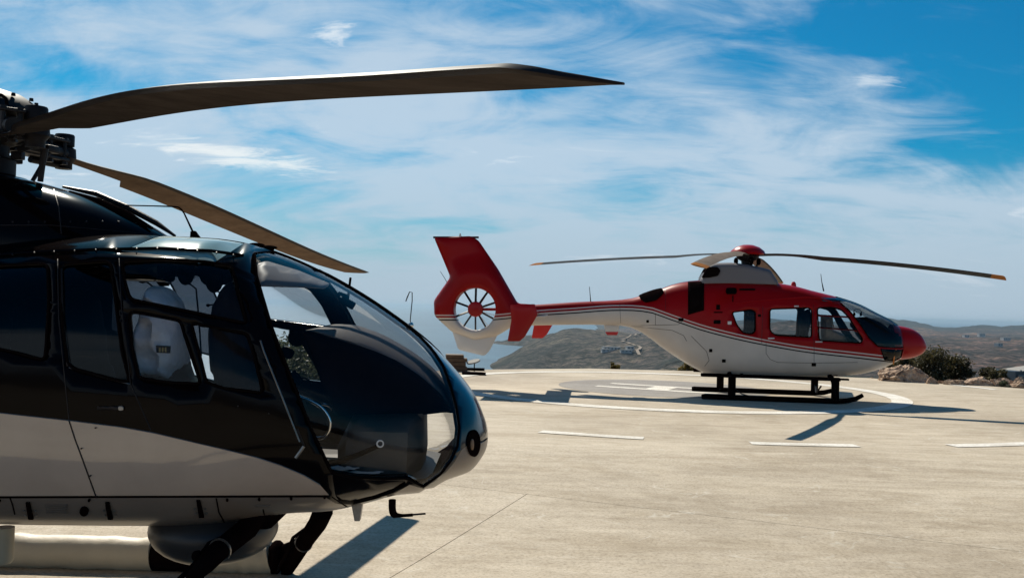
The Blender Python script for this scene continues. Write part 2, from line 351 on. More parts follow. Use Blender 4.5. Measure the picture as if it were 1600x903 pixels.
def subdiv(P, step, close=True):
    out = []; n = len(P)
    for i in range(n if close else n - 1):
        a, b = P[i], P[(i + 1) % n]; k = max(1, int(math.hypot(b[0] - a[0], b[1] - a[1]) / step))
        out += [(a[0] + (b[0] - a[0]) * j / k, a[1] + (b[1] - a[1]) * j / k) for j in range(k)]
    if not close: out.append(P[-1])
    return out
def rounded(P, r, k=4):                         # rounds the corners of an outline
    out = []; n = len(P)
    for i in range(n):
        a, p, b = Vector(P[i - 1]), Vector(P[i]), Vector(P[(i + 1) % n]); da, db = (a - p), (b - p); q = min(r, da.length * .45, db.length * .45)
        A, B = p + da.normalized() * q, p + db.normalized() * q
        for j in range(k + 1):
            t = j / k; out.append(tuple(A * (1 - t) ** 2 + p * 2 * t * (1 - t) + B * t * t))
    return out
def inside(pt, P):
    x, y = pt; c = False; j = len(P) - 1
    for i in range(len(P)):
        xi, yi = P[i]; xj, yj = P[j]
        if (yi > y) != (yj > y) and x < (xj - xi) * (y - yi) / (yj - yi) + xi: c = not c
        j = i
    return c
def cdt_regions(grid, polys, lo, hi, tol):
    verts = []; edges = []
    segs = []
    for P in polys:
        b = len(verts); verts += [Vector(p) for p in P]; n = len(P)
        for i in range(n): edges.append((b + i, b + (i + 1) % n)); segs.append((P[i], P[(i + 1) % n]))
    sa = np.array([s[0] for s in segs]) if segs else np.zeros((0, 2)); sb = np.array([s[1] for s in segs]) if segs else np.zeros((0, 2))
    for g in grid:
        if len(sa):
            d = sb - sa; q = np.array(g) - sa; L = np.maximum((d**2).sum(1), 1e-12); t = np.clip((q * d).sum(1) / L, 0, 1)
            if np.min(((q - t[:, None] * d)**2).sum(1)) < tol * tol and lo[0] + 1e-6 < g[0] < hi[0] - 1e-6 and lo[1] + 1e-6 < g[1] < hi[1] - 1e-6: continue
        verts.append(Vector(g))
    r = delaunay_2d_cdt(verts, edges, [], 0, 1e-5)
    return r[0], r[2]
def skin(L, u0, u1, du, dth, regions, default, parent, matsets, offs={}, stripe=None, solid={}, names={}):
    """regions: (part, material index, outline in (x, theta), which side) in order of priority -> one mesh per part"""
    PU = []
    for part, mi, P, sd in regions: PU.append([(min(max(L.U(x), u0), u1), min(max(t, -PI / 2), PI / 2)) for x, t in P])
    nu = max(2, int(round((u1 - u0) / du))); nth = int(round(PI / dth))
    grid = [(u0 + (u1 - u0) * i / nu, -PI / 2 + PI * j / nth) for i in range(nu + 1) for j in range(nth + 1)]
    V, T = cdt_regions(grid, PU, (u0, -PI / 2), (u1, PI / 2), min(du, dth) * .35)
    out = {}
    for side in (-1, 1):
        cls = []
        for t in T:
            cx_ = sum(V[i][0] for i in t) / 3; cy_ = sum(V[i][1] for i in t) / 3; c = default
            for (part, mi, P, sd), Q in zip(regions, PU):
                if sd and sd != side: continue
                if inside((cx_, cy_), Q): c = (part, mi); break
            cls.append(c)
        for t, c in zip(T, cls):
            key = c[0] if c[0] in names.get('joined', ()) else (c[0], side)
            d = out.setdefault(key, [{}, [], [], []])
            idx = []
            for i in t:
                k = (i, side)
                if k not in d[0]:
                    d[0][k] = len(d[1]); p = L.p(V[i][0], V[i][1], side); o = offs.get(c[0], 0)
                    if o: p = p + L.nrm(V[i][0], V[i][1], side) * o
                    d[1].append(p)
                idx.append(d[0][k])
            a, b, e = (d[1][i] for i in idx); n = (b - a).cross(e - a); m = (a + b + e) / 3; zc = L.sec(L.U(m.x))[3]
            if n.dot(m - Vector((m.x - .25, 0, zc))) < 0: idx = idx[::-1]
            if n.length > 1e-12: d[2].append(idx); d[3].append(c[1])
    res = {}
    for key, (m_, vs, fs, ms) in out.items():
        part = key if isinstance(key, str) else key[0]
        me = bpy.data.meshes.new(part); me.from_pydata(vs, [], fs); me.polygons.foreach_set('material_index', ms)
        bm = bmesh.new(); bm.from_mesh(me); bmesh.ops.remove_doubles(bm, verts=bm.verts[:], dist=2e-4); bm.to_mesh(me); bm.free()
        if stripe:
            at = me.attributes.new('stripe', 'FLOAT', 'POINT'); at.data.foreach_set('value', [stripe(v.co.x, v.co.z) for v in me.vertices])
        ms_ = matsets[part]; o = obj(names.get(part, part), me, list(ms_) + (['liner'] * len(ms_) if part in solid else []), parent, True, 35)
        if part in solid:
            md = o.modifiers.new('thickness', 'SOLIDIFY'); md.thickness = solid[part]; md.offset = -1; md.material_offset = len(ms_); md.material_offset_rim = 0
        res[key] = o
    return res
def plate(outline, hole, tfun, h=.05, stripe=None):
    """a slab with rounded edges standing in the x-z plane, thickness from tfun(x, z, d_edge, d_hole)"""
    P = subdiv(outline, h * .6); polys = [P]; H = None
    if hole:
        (hx, hz), hr = hole; H = [(hx + hr * math.cos(2 * PI * k / 48), hz + hr * math.sin(2 * PI * k / 48)) for k in range(48)]; polys.append(H)
        for q in (1.03, 1.08, 1.16, 1.28): polys.append([(hx + hr * q * math.cos(2 * PI * k / 48), hz + hr * q * math.sin(2 * PI * k / 48)) for k in range(48)])
    xs = [p[0] for p in P]; zs = [p[1] for p in P]
    grid = [(x, z) for x in np.arange(min(xs), max(xs), h) for z in np.arange(min(zs), max(zs), h) if inside((x, z), P)]
    V, T = cdt_regions(grid, polys, (-1e9, -1e9), (1e9, 1e9), h * .3)
    sa = np.array(P); sb = np.roll(sa, -1, 0)
    def dedge(v):
        d = sb - sa; q = np.array([v[0], v[1]]) - sa; L = np.maximum((d**2).sum(1), 1e-12); t = np.clip((q * d).sum(1) / L, 0, 1)
        return math.sqrt(np.min(((q - t[:, None] * d)**2).sum(1)))
    th = [tfun(v[0], v[1], dedge(v), (math.hypot(v[0] - hx, v[1] - hz) - hr) if hole else 9) for v in V]
    bm = bmesh.new(); A = [bm.verts.new((v[0], -t, v[1])) for v, t in zip(V, th)]; B = [bm.verts.new((v[0], t, v[1])) for v, t in zip(V, th)]
    for t in T:
        c = (sum(V[i][0] for i in t) / 3, sum(V[i][1] for i in t) / 3)
        if not inside(c, P) or (H and inside(c, H)): continue
        try: bm.faces.new([A[i] for i in t]); bm.faces.new([B[i] for i in t][::-1])
        except ValueError: pass
    be = [e for e in bm.edges if len(e.link_faces) == 1 and e.verts[0].co.y < 0 or (len(e.link_faces) == 1 and e.verts[0].co.y == 0)]
    ib = {v: i for i, v in enumerate(A)}
    for e in be:
        a, b = e.verts
        if a in ib and b in ib:
            try: bm.faces.new((a, b, B[ib[b]], B[ib[a]]))
            except ValueError: pass
    for v in [v for v in bm.verts if not v.link_faces]: bm.verts.remove(v)
    bmesh.ops.remove_doubles(bm, verts=bm.verts[:], dist=1e-5); bmesh.ops.recalc_face_normals(bm, faces=bm.faces[:])
    return bm
def add_stripe(o, f):
    at = o.data.attributes.new('stripe', 'FLOAT', 'POINT'); at.data.foreach_set('value', [f(v.co.x, v.co.z) for v in o.data.vertices])

def zg(x, y):                                   # the concrete falls 0.2 m towards the photographer
    t = min(max((13 - y) / 7, 0), 1); return -.2 * t * t * (3 - 2 * t)
def gp(px, py, z=0.):
    r = ray(px, py); k = (z - CAM_H) / r[2]; return Vector((r[0] * k, r[1] * k, z))
#==PART2==
# ================================================================== THE PLACE
pad = empty('helipad', (0, 0, 0)); tag(pad, kind='structure')
PAD = [(-25, 8), (-15, 14.5), (-7, 19), (-3.7, 21.5), (-1.9, 27.2), (.75, 28.8), (2.5, 29.9), (6.1, 30.1), (10.8, 29.2), (12.9, 27.6), (14.2, 26.4), (19, 22), (22, 14), (23, 2), (20, -12), (10, -22), (-8, -24), (-20, -16), (-25, 0)]
def clip(poly, nx, ny, c):                       # keeps the side nx*x + ny*y <= c
    out = []
    for i in range(len(poly)):
        a, b = poly[i - 1], poly[i]; da, db = nx * a[0] + ny * a[1] - c, nx * b[0] + ny * b[1] - c
        if (da < 0) != (db < 0): t = da / (da - db); out.append((a[0] + (b[0] - a[0]) * t, a[1] + (b[1] - a[1]) * t))
        if db <= 0: out.append(b)
    return out
def sheet(poly, dz, step=.5):
    bm = bmesh.new(); f = bm.faces.new([bm.verts.new((x, y, 0)) for x, y in poly])
    if f.normal.z < 0 or (f.normal_update() or f.normal.z < 0): f.normal_flip()
    ys = [p[1] for p in poly]
    y = 5.5
    while y < 13.6:
        if min(ys) < y < max(ys): bmesh.ops.bisect_plane(bm, geom=bm.verts[:] + bm.edges[:] + bm.faces[:], plane_co=(0, y, 0), plane_no=(0, 1, 0))
        y += step
    for v in bm.verts: v.co.z = zg(v.co.x, v.co.y) + dz
    return bm
G0 = (.21, 9.82); ga = math.radians(-20.5); gx = (math.cos(ga), math.sin(ga)); gy = (-gx[1], gx[0]); SP = 8.5; GAP = .004
for i in range(-5, 5):
    for j in range(-5, 5):
        P = PAD
        if j >= 0 and (i or j): continue
        for d, k in ((gx, i), (gy, j)):
            if j >= 0:
                if d is gy: P = clip(P, -d[0], -d[1], -(d[0] * G0[0] + d[1] * G0[1] + GAP))
                continue
            o = d[0] * G0[0] + d[1] * G0[1]
            P = clip(P, d[0], d[1], o + (k + 1) * SP - GAP)
            if len(P) > 2: P = clip(P, -d[0], -d[1], -(o + k * SP + GAP))
            if len(P) < 3: break
        if len(P) < 3: continue
        bm = sheet(P, 0)
        low = bmesh.ops.extrude_face_region(bm, geom=bm.faces[:])
        for v in [g for g in low['geom'] if isinstance(g, bmesh.types.BMVert)]: v.co.z -= .3
        bmesh.ops.recalc_face_normals(bm, faces=bm.faces[:])
        tag(obj('concrete_slab', bm, 'concrete', pad, False), kind='structure')
tag(obj('slab_bed', sheet([(x * .995, y * .995) for x, y in PAD], -.035), 'matt_black', pad, False), kind='structure')
def ringsheet(name, c, r0, r1, a0, a1, m, dz, n=96):
    bm = bmesh.new(); A = []; B = []
    for k in range(n + 1):
        a = a0 + (a1 - a0) * k / n
        for L_, r in ((A, r0), (B, r1)): x, y = c[0] + r * math.cos(a), c[1] + r * math.sin(a); L_.append(bm.verts.new((x, y, zg(x, y) + dz)))
    for k in range(n):
        try: bm.faces.new((A[k], B[k], B[k + 1], A[k + 1]))
        except ValueError: pass
    if r0 == 0: bmesh.ops.remove_doubles(bm, verts=bm.verts[:], dist=1e-5)
    bmesh.ops.recalc_face_normals(bm, faces=bm.faces[:])
    if bm.faces[:][0].normal.z < 0: bmesh.ops.reverse_faces(bm, faces=bm.faces[:])
    return tag(obj(name, bm, m, pad, False), kind='structure')
CC = (3.68, 23.0)
ringsheet('white_circle_line', CC, 5.08, 5.52, 0, 2 * PI, 'worn_white', .008, 160)
ringsheet('grey_disc', CC, 0, 2.5, 0, 2 * PI, 'concrete_grey', .004)
for k in range(19):                              # dashes of the outer ring
    C2 = (3.84, 23.05); a0 = math.radians(-106.1 + k * 18.1)
    if not all(inside((C2[0] + 9.7 * math.cos(a0 + q), C2[1] + 9.7 * math.sin(a0 + q)), PAD) for q in (-.1, 0, .1)): continue
    ringsheet('white_dash', C2, 9.38, 9.66, a0 - math.radians(4.57), a0 + math.radians(4.57), 'worn_white', .008, 10)
def quad(name, pts, m, dz):
    bm = bmesh.new(); f = bm.faces.new([bm.verts.new((x, y, zg(x, y) + dz)) for x, y in pts]); f.normal_update()
    if f.normal.z < 0: f.normal_flip()
    return tag(obj(name, bm, m, pad, False), kind='structure')
hc = Vector((3.62, 22.84)); hd = Vector((math.cos(math.radians(-25)), math.sin(math.radians(-25)))); hp = Vector((-hd.y, hd.x))
def hq(a0, a1, b0, b1, name='landing_letter_h'): quad(name, [tuple(hc + hd * a + hp * b) for a, b in ((a0, b0), (a1, b0), (a1, b1), (a0, b1))], 'worn_white', .009)
hq(-1.45, 1.45, .40, .68); hq(-1.45, 1.45, -.68, -.40); hq(-.27, .27, -.397, .397)

# ---- terrain
def sst(a, b, x): t = min(max((x - a) / (b - a), 0), 1); return t * t * (3 - 2 * t)
RP = pchip([-400, 700, 770, 800, 830, 860, 895, 960, 1000, 1040, 1100, 1150, 1200, 1270, 1350, 1450, 1600, 2400], [-150, -140, -119, -104, -80, -60, -46, -50, -56, -54, -44, -34, -22, -14, -34, -52, -54, -50])
FP = pchip([-400, 1000, 1120, 1200, 1260, 1330, 1375, 1405, 1425, 1450, 1470, 1490, 1510, 1540, 1560, 1600, 2400], [-160, -160, -80, -30, -40, -30, 2, 0, -12, -30, -58, -52, -34, -22, -30, -10, -30])
def terr(x, y):
    d = math.hypot(x, y); near = -.55 - .105 * max(d - 27, 0)
    q = Vector((x, y, 0))
    if y > .25 * abs(x):
        px = 800 + 1500 * x / y
        ridge = RP(px); D0 = 1980 + 420 * sst(765, 885, px); plain = -150 + 84 * sst(800, 1120, px)
        far = plain if d > 3600 else plain
        g = math.exp(-((d - D0) / 700) ** 2) if d < D0 else math.exp(-((d - D0) / (700 + 900 * sst(1200, 1400, px))) ** 2)
        z = plain * (1 - g) + ridge * g if ridge > plain else plain
        if px < 1000: z = min(z, max(ridge, plain * (1 - g) + ridge * g))
        z = max(z, -98 - ((px - 838) / 5.5) ** 2 * .12 - ((d - 3300) / 200) ** 2 * 14) if 740 < px < 960 else z
        gf = math.exp(-((d - 8200) / 1300) ** 2); fp = FP(px) + 7 * noise.noise(q / 140); z = z * (1 - gf) + fp * gf if fp > z else z
    else:
        z = -60 + 35 * noise.noise(q / 900)
    k = min(d / 800, 1)
    z += k * (12 * noise.fractal(q / 260, 1, 2, 5) + 5 * noise.noise(q / 34) + 2.5 * noise.noise(q / 15)) * (1 if z > -110 else .3)
    n_ = near + .5 * noise.noise(q / 9) * min(max(d - 30, 0) / 10, 1)
    b = sst(650, 1250, d); return n_ * (1 - b) + z * b if n_ > z else (z if d > 900 else min(n_, z) if d > 300 else n_)
cols = list(np.linspace(-33, 33, 300)) + list(np.linspace(36, 324, 60)); rads = [8, 18, 26] + list(np.geomspace(30, 11000, 150))
V = []; Fc = []
for r_ in rads:
    for a in cols: x, y = r_ * math.sin(math.radians(a)), r_ * math.cos(math.radians(a)); V.append((x, y, terr(x, y)))
nc = len(cols)
for i in range(len(rads) - 1):
    for j in range(nc): Fc.append((i * nc + j, i * nc + (j + 1) % nc, (i + 1) * nc + (j + 1) % nc, (i + 1) * nc + j))
me = bpy.data.meshes.new('hills'); me.from_pydata(V, [], Fc)
m = bpy.data.materials.new('scrubland'); m.use_nodes = True; t = m.node_tree; b = t.nodes['Principled BSDF']; b.inputs['Roughness'].default_value = .95; b.inputs['Specular IOR Level'].default_value = .1
g = node(t, 'ShaderNodeNewGeometry'); P_ = g.outputs['Position']
a = node(t, 'ShaderNodeTexNoise', inp={'Scale': .0045, 'Detail': 12, 'Roughness': .68}); link(t, P_, a.inputs[0])
r = ramp(t, [(.36, (.030, .042, .034)), (.46, (.065, .055, .050)), (.55, (.12, .088, .078)), (.68, (.24, .18, .135))]); link(t, a.outputs[0], r.inputs[0])
a2 = node(t, 'ShaderNodeTexNoise', inp={'Scale': .045, 'Detail': 9, 'Roughness': .78}); link(t, P_, a2.inputs[0])
r2 = ramp(t, [(.41, (.10, .15, .11)), (.47, (.45, .5, .45)), (.52, (1.0, .95, .95)), (.60, (1.5, 1.35, 1.3)), (.70, (3.4, 3.1, 2.8))]); link(t, a2.outputs[0], r2.inputs[0])
c = mix(t, 1., r.outputs[0], r2.outputs[0], 'MULTIPLY')
vo = node(t, 'ShaderNodeTexVoronoi', inp={'Scale': .006, 'Randomness': .9}); mv = node(t, 'ShaderNodeMapping'); mv.inputs['Scale'].default_value = (.5, 1.3, 1); link(t, P_, mv.inputs[0]); link(t, mv.outputs[0], vo.inputs['Vector'])
fr_ = ramp(t, [(.25, (.9, .85, .85)), (.5, (1.3, 1.15, 1.0)), (.75, (2.1, 1.7, 1.35))], 'CONSTANT'); link(t, vo.outputs['Color'], fr_.inputs[0])
sp = node(t, 'ShaderNodeSeparateXYZ'); link(t, P_, sp.inputs[0])
fx = node(t, 'ShaderNodeMapRange', inp={'From Min': 500, 'From Max': 1100}); link(t, sp.outputs[0], fx.inputs[0])
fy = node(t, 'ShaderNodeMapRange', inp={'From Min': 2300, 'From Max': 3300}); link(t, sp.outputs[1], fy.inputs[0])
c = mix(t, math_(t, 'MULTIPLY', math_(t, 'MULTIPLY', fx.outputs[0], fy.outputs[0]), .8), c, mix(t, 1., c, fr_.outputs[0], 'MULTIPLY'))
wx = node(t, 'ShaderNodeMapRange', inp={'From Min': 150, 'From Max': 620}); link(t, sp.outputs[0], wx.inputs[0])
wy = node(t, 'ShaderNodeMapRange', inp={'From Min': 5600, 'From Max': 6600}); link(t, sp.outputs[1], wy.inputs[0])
for sc_, am_ in ((.055, .85), (.14, .7)):
    vb = node(t, 'ShaderNodeTexVoronoi', inp={'Scale': sc_}); link(t, P_, vb.inputs['Vector'])
    rb_ = ramp(t, [(.22, (.22, .30, .24)), (.42, (1.0, 1.0, 1.0)), (.8, (1.35, 1.3, 1.25))]); link(t, vb.outputs['Distance'], rb_.inputs[0]); c = mix(t, am_, c, rb_.outputs[0], 'MULTIPLY')
tp = node(t, 'ShaderNodeTexNoise', inp={'Scale': .009, 'Detail': 7, 'Roughness': .7}); link(t, mv.outputs[0], tp.inputs[0])
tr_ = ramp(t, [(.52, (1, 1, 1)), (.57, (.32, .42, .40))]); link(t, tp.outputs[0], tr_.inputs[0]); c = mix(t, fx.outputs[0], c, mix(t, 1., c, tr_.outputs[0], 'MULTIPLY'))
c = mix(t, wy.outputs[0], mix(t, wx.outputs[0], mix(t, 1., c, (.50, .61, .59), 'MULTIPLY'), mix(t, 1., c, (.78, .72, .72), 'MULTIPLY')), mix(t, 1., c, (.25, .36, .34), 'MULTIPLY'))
link(t, c, b.inputs['Base Color'])
bp = node(t, 'ShaderNodeBump', inp={'Strength': 1., 'Distance': 5}); link(t, a2.outputs[0], bp.inputs['Height']); link(t, bp.outputs[0], b.inputs['Normal'])
MATS['scrubland'] = m
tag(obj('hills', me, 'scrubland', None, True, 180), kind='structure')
# ---- sea
m = bpy.data.materials.new('sea_water'); m.use_nodes = True; t = m.node_tree; b = t.nodes['Principled BSDF']; b.inputs['Roughness'].default_value = .30; b.inputs['Base Color'].default_value = (.012, .045, .075, 1); b.inputs['IOR'].default_value = 1.33
g = node(t, 'ShaderNodeNewGeometry'); mp_ = node(t, 'ShaderNodeMapping'); mp_.inputs['Scale'].default_value = (.35, 1, 1); link(t, g.outputs['Position'], mp_.inputs[0])
a = node(t, 'ShaderNodeTexNoise', inp={'Scale': .045, 'Detail': 8, 'Roughness': .7}); link(t, mp_.outputs[0], a.inputs[0])
a2 = node(t, 'ShaderNodeTexNoise', inp={'Scale': .004, 'Detail': 6, 'Roughness': .6}); link(t, mp_.outputs[0], a2.inputs[0])
r = ramp(t, [(.35, (.008, .035, .06)), (.65, (.03, .085, .12))]); link(t, a2.outputs[0], r.inputs[0])
r2 = ramp(t, [(.66, (0,) * 3), (.72, (1,) * 3)]); link(t, a.outputs[0], r2.inputs[0])
link(t, mix(t, math_(t, 'MULTIPLY', r2.outputs[0], .35), r.outputs[0], (.5, .52, .54)), b.inputs['Base Color'])
bp = node(t, 'ShaderNodeBump', inp={'Strength': .55, 'Distance': 4}); link(t, a.outputs[0], bp.inputs['Height']); link(t, bp.outputs[0], b.inputs['Normal'])
MATS['sea_water'] = m
bm = bmesh.new(); bmesh.ops.create_circle(bm, cap_ends=True, radius=90000, segments=96)
for v in bm.verts: v.co.z = -118.2
bmesh.ops.recalc_face_normals(bm, faces=bm.faces[:])
if bm.faces[:][0].normal.z < 0: bmesh.ops.reverse_faces(bm, faces=bm.faces[:])
tag(obj('sea', bm, 'sea_water', None, False), kind='structure')
def ground_hit(px, py, d0=300):
    r_ = ray(px, py); d = d0
    while d < 9000:
        x, y = r_[0] * d, r_[1] * d
        if CAM_H + r_[2] * d < terr(x, y): return Vector((x, y, terr(x, y)))
        d *= 1.01
    return Vector((x, y, terr(x, y)))
# ---- road on the hill, houses
def ribbon(name, pxs, wd, m):
    P = [ground_hit(*p) for p in subdiv(pxs, 3, False)]; bm = bmesh.new(); prev = None
    for i, p in enumerate(P):
        d = (P[min(i + 1, len(P) - 1)] - P[max(i - 1, 0)]); n = Vector((-d.y, d.x, 0)).normalized() * wd
        if n.length < 1e-6: n = Vector((wd, 0, 0))
        a, b_ = bm.verts.new(p + n + Vector((0, 0, 1.2))), bm.verts.new(p - n + Vector((0, 0, 1.2)))
        if prev: bm.faces.new((prev[0], prev[1], b_, a))
        prev = (a, b_)
    tag(obj(name, bm, m, None, False), kind='structure')
mat('dirt', (.22, .17, .125), .95)
ribbon('dirt_road', [(972, 533), (988, 539), (1001, 545), (995, 550), (999, 556)], 3, 'dirt')
ribbon('dirt_road', [(1000, 521), (986, 527), (972, 531)], 1.6, 'dirt')
ribbon('dirt_road', [(1092, 556), (1060, 566), (1030, 575)], 2.5, 'scrubland')
def house(px, py, wd, dp, ht, label, m='house_white', rot=.2, group=None):
    c = ground_hit(px, py); o = empty('hillside_house', c, rot, label, 'house', group)
    bm = bmesh.new(); box(bm, (0, 0, ht / 2 - 1), (wd, dp, ht + 2)); obj('wall', bm, m, o, False)
    bm = bmesh.new(); box(bm, (0, 0, ht + .25), (wd + .8, dp + .8, .4)); obj('roof', bm, 'roof_pale', o, False)
    nw = max(2, int(wd / 6))
    for k in range(nw):
        bm = bmesh.new(); x = -wd / 2 + wd * (k + .5) / nw; box(bm, (x, -dp / 2 - .06, ht * .5), (wd / nw * .45, .12, ht * .45)); obj('window', bm, 'house_dark', o, False)
house(955, 547.5, 34, 12, 6.5, 'long low white villa on the dark headland slope, largest of the cluster')
house(946, 550.5, 16, 9, 5, 'small white annex just below and left of the long villa')
house(984, 549, 14, 10, 6, 'square white house at the right end of the headland cluster')
house(978, 552.5, 22, 8, 4.5, 'low white outbuilding under the square white house')
house(1533, 526, 26, 14, 12, 'white block standing alone on the far plain below the blue hill')
house(1509, 527, 18, 12, 8, 'small pale house left of the white block on the far plain')
house(1571, 533, 24, 14, 8, 'pale house among dark trees right of the white block')
house(1422, 526, 18, 12, 9, 'pale farm house on the plain just beyond the red nose cone')
house(1560, 541, 16, 10, 6, 'lone pale house on the brown plain, nearest of the far ones', rot=.5)
# pale roofed building lower right
c = Vector((*(ray(1590, 585)[:2] * 170), 0)); c.z = CAM_H + ray(1590, 586)[2] * 170
o = empty('terrace_building', c, .3, 'pale flat roofed building with dark glass below the rocks at the far right', 'building')
bm = bmesh.new(); box(bm, (1.5, 0, -2.5), (9, 5, 6.6)); obj('wall', bm, 'house_dark', o, False)
bm = bmesh.new(); box(bm, (1.2, 0, 1.1), (5.6, 5, .22), Matrix.Rotation(-.12, 3, 'Y')); obj('roof', bm, 'roof_pale', o, False)
bm = bmesh.new(); box(bm, (.6, -1.5, .05), (6, 3, .3)); obj('terrace_slab', bm, 'roof_pale', o, False)
for k in range(3):
    bm = bmesh.new(); box(bm, (-1.6 + k * 2.3, -2.3, .5), (.22, .22, 1.1)); obj('column', bm, 'roof_pale', o, False)

# ---- rocks
m = bpy.data.materials.new('rock'); m.use_nodes = True; t = m.node_tree; b = t.nodes['Principled BSDF']; b.inputs['Roughness'].default_value = .9
c_ = node(t, 'ShaderNodeTexCoord'); a = node(t, 'ShaderNodeTexNoise', inp={'Scale': 3, 'Detail': 12, 'Roughness': .7, 'Distortion': 1}); link(t, c_.outputs['Object'], a.inputs[0])
r = ramp(t, [(.36, (.06, .035, .022)), (.46, (.40, .26, .17)), (.6, (.56, .40, .27)), (.72, (.68, .55, .42))]); link(t, a.outputs[0], r.inputs[0]); link(t, r.outputs[0], b.inputs['Base Color'])
a2 = node(t, 'ShaderNodeTexNoise', inp={'Scale': 14, 'Detail': 8, 'Roughness': .7}); link(t, c_.outputs['Object'], a2.inputs[0])
bp = node(t, 'ShaderNodeBump', inp={'Strength': .9, 'Distance': .05}); link(t, a2.outputs[0], bp.inputs['Height']); link(t, bp.outputs[0], b.inputs['Normal'])
MATS['rock'] = m
def rock(x0, x1, ytop, ybase, d, label, seed, ht=1.0, tilt=0, nc_=16, cmin=.5):
    random.seed(seed * 17 + 3)
    a = ray((x0 + x1) / 2, ybase); X, Y = a[0] / a[1] * d, d; wd = (x1 - x0) / FPX * d; hh = (ybase - ytop) / FPX * d
    bm = bmesh.new(); bmesh.ops.create_icosphere(bm, subdivisions=5, radius=1)
    cuts = [(Vector((random.uniform(-1, 1), random.uniform(-1, 1), random.uniform(-.2, 1))).normalized(), random.uniform(cmin, .85)) for _ in range(nc_)]
    for v in bm.verts:
        p = v.co.copy(); q = p * 1.2 + Vector((seed * 3.1, seed, 0))
        for n_, dd in cuts:
            s = p.dot(n_)
            if s > dd: p -= n_ * (s - dd) * .97
        st = noise.noise(Vector((p.x * 1.1 + seed, p.y * 1.1, p.z * 6 + p.x * 1.2)))
        rd_ = 1 - abs(noise.noise(q * 2.3)) * 2
        p *= 1 + .10 * noise.fractal(q * 1.6, 1, 2, 6) + .09 * st - .10 * max(rd_ - .75, 0) * 4 + .05 * noise.noise(q * 9)
        v.co = Vector((p.x * wd / 2 * 1.08, p.y * wd * .36, max(p.z, -.5) * hh * .93))
    o = obj('rock', bm, 'rock', None, False); o.location = (X, Y, .02 if d < 27.5 else -.12); o.rotation_euler = (0, tilt, 0)
    tag(o, label, 'rock', 'rocks along the edge of the concrete')
rock(1366, 1448, 561, 600, 28.2, 'large layered tan boulder under the red nose of the parked helicopter', 1, tilt=.07, nc_=9, cmin=.70)
rock(1443, 1466, 588, 602, 27.4, 'small angular tan rock at the right foot of the large boulder', 2)
rock(1462, 1482, 584, 603, 27.6, 'brown pointed rock in front of the dark shrub', 3)
rock(1474, 1506, 592, 604, 27.2, 'low pale rock between the pointed rock and the long ledge', 4)
rock(1498, 1562, 588, 606, 27.4, 'long low reddish rock ledge under the sprawling shrub', 5, tilt=.08)
rock(1540, 1586, 592, 606, 27.4, 'rough rock in the middle of the right hand row with green weed', 6)
rock(1574, 1612, 593, 609, 27.0, 'rock at the right end of the row in front of the pale building', 7)
rock(1350, 1372, 584, 594, 29.4, 'dark rock in shade behind the nose of the red helicopter', 8)
rock(836, 848, 572.5, 578, 29.2, 'small pale stone at the step in the far concrete edge', 9)

# ---- shrubs
def leafmat(name, lo, hi):
    m = bpy.data.materials.new(name); m.use_nodes = True; t = m.node_tree; b = t.nodes['Principled BSDF']; b.inputs['Roughness'].default_value = .6; b.inputs['Specular IOR Level'].default_value = .3
    c = node(t, 'ShaderNodeTexCoord'); a = node(t, 'ShaderNodeTexNoise', inp={'Scale': 4.5, 'Detail': 4}); link(t, c.outputs['Object'], a.inputs[0])
    r = ramp(t, [(.35, lo), (.65, hi)]); link(t, a.outputs[0], r.inputs[0]); link(t, r.outputs[0], b.inputs['Base Color'])
    tr = node(t, 'ShaderNodeBsdfTranslucent'); link(t, r.outputs[0], tr.inputs[0]); ms = node(t, 'ShaderNodeMixShader', inp={0: .3}); o = t.nodes['Material Output']
    link(t, b.outputs[0], ms.inputs[1]); link(t, tr.outputs[0], ms.inputs[2]); link(t, ms.outputs[0], o.inputs[0]); MATS[name] = m
leafmat('leaf_dark', (.030, .026, .012), (.12, .10, .04)); leafmat('leaf_olive', (.05, .045, .02), (.13, .11, .045)); leafmat('leaf_grey', (.035, .045, .025), (.11, .12, .065)); leafmat('leaf_yellow', (.12, .085, .02), (.26, .19, .05))
mat('bark', (.07, .05, .035), .9, bump=.5, bscale=30)
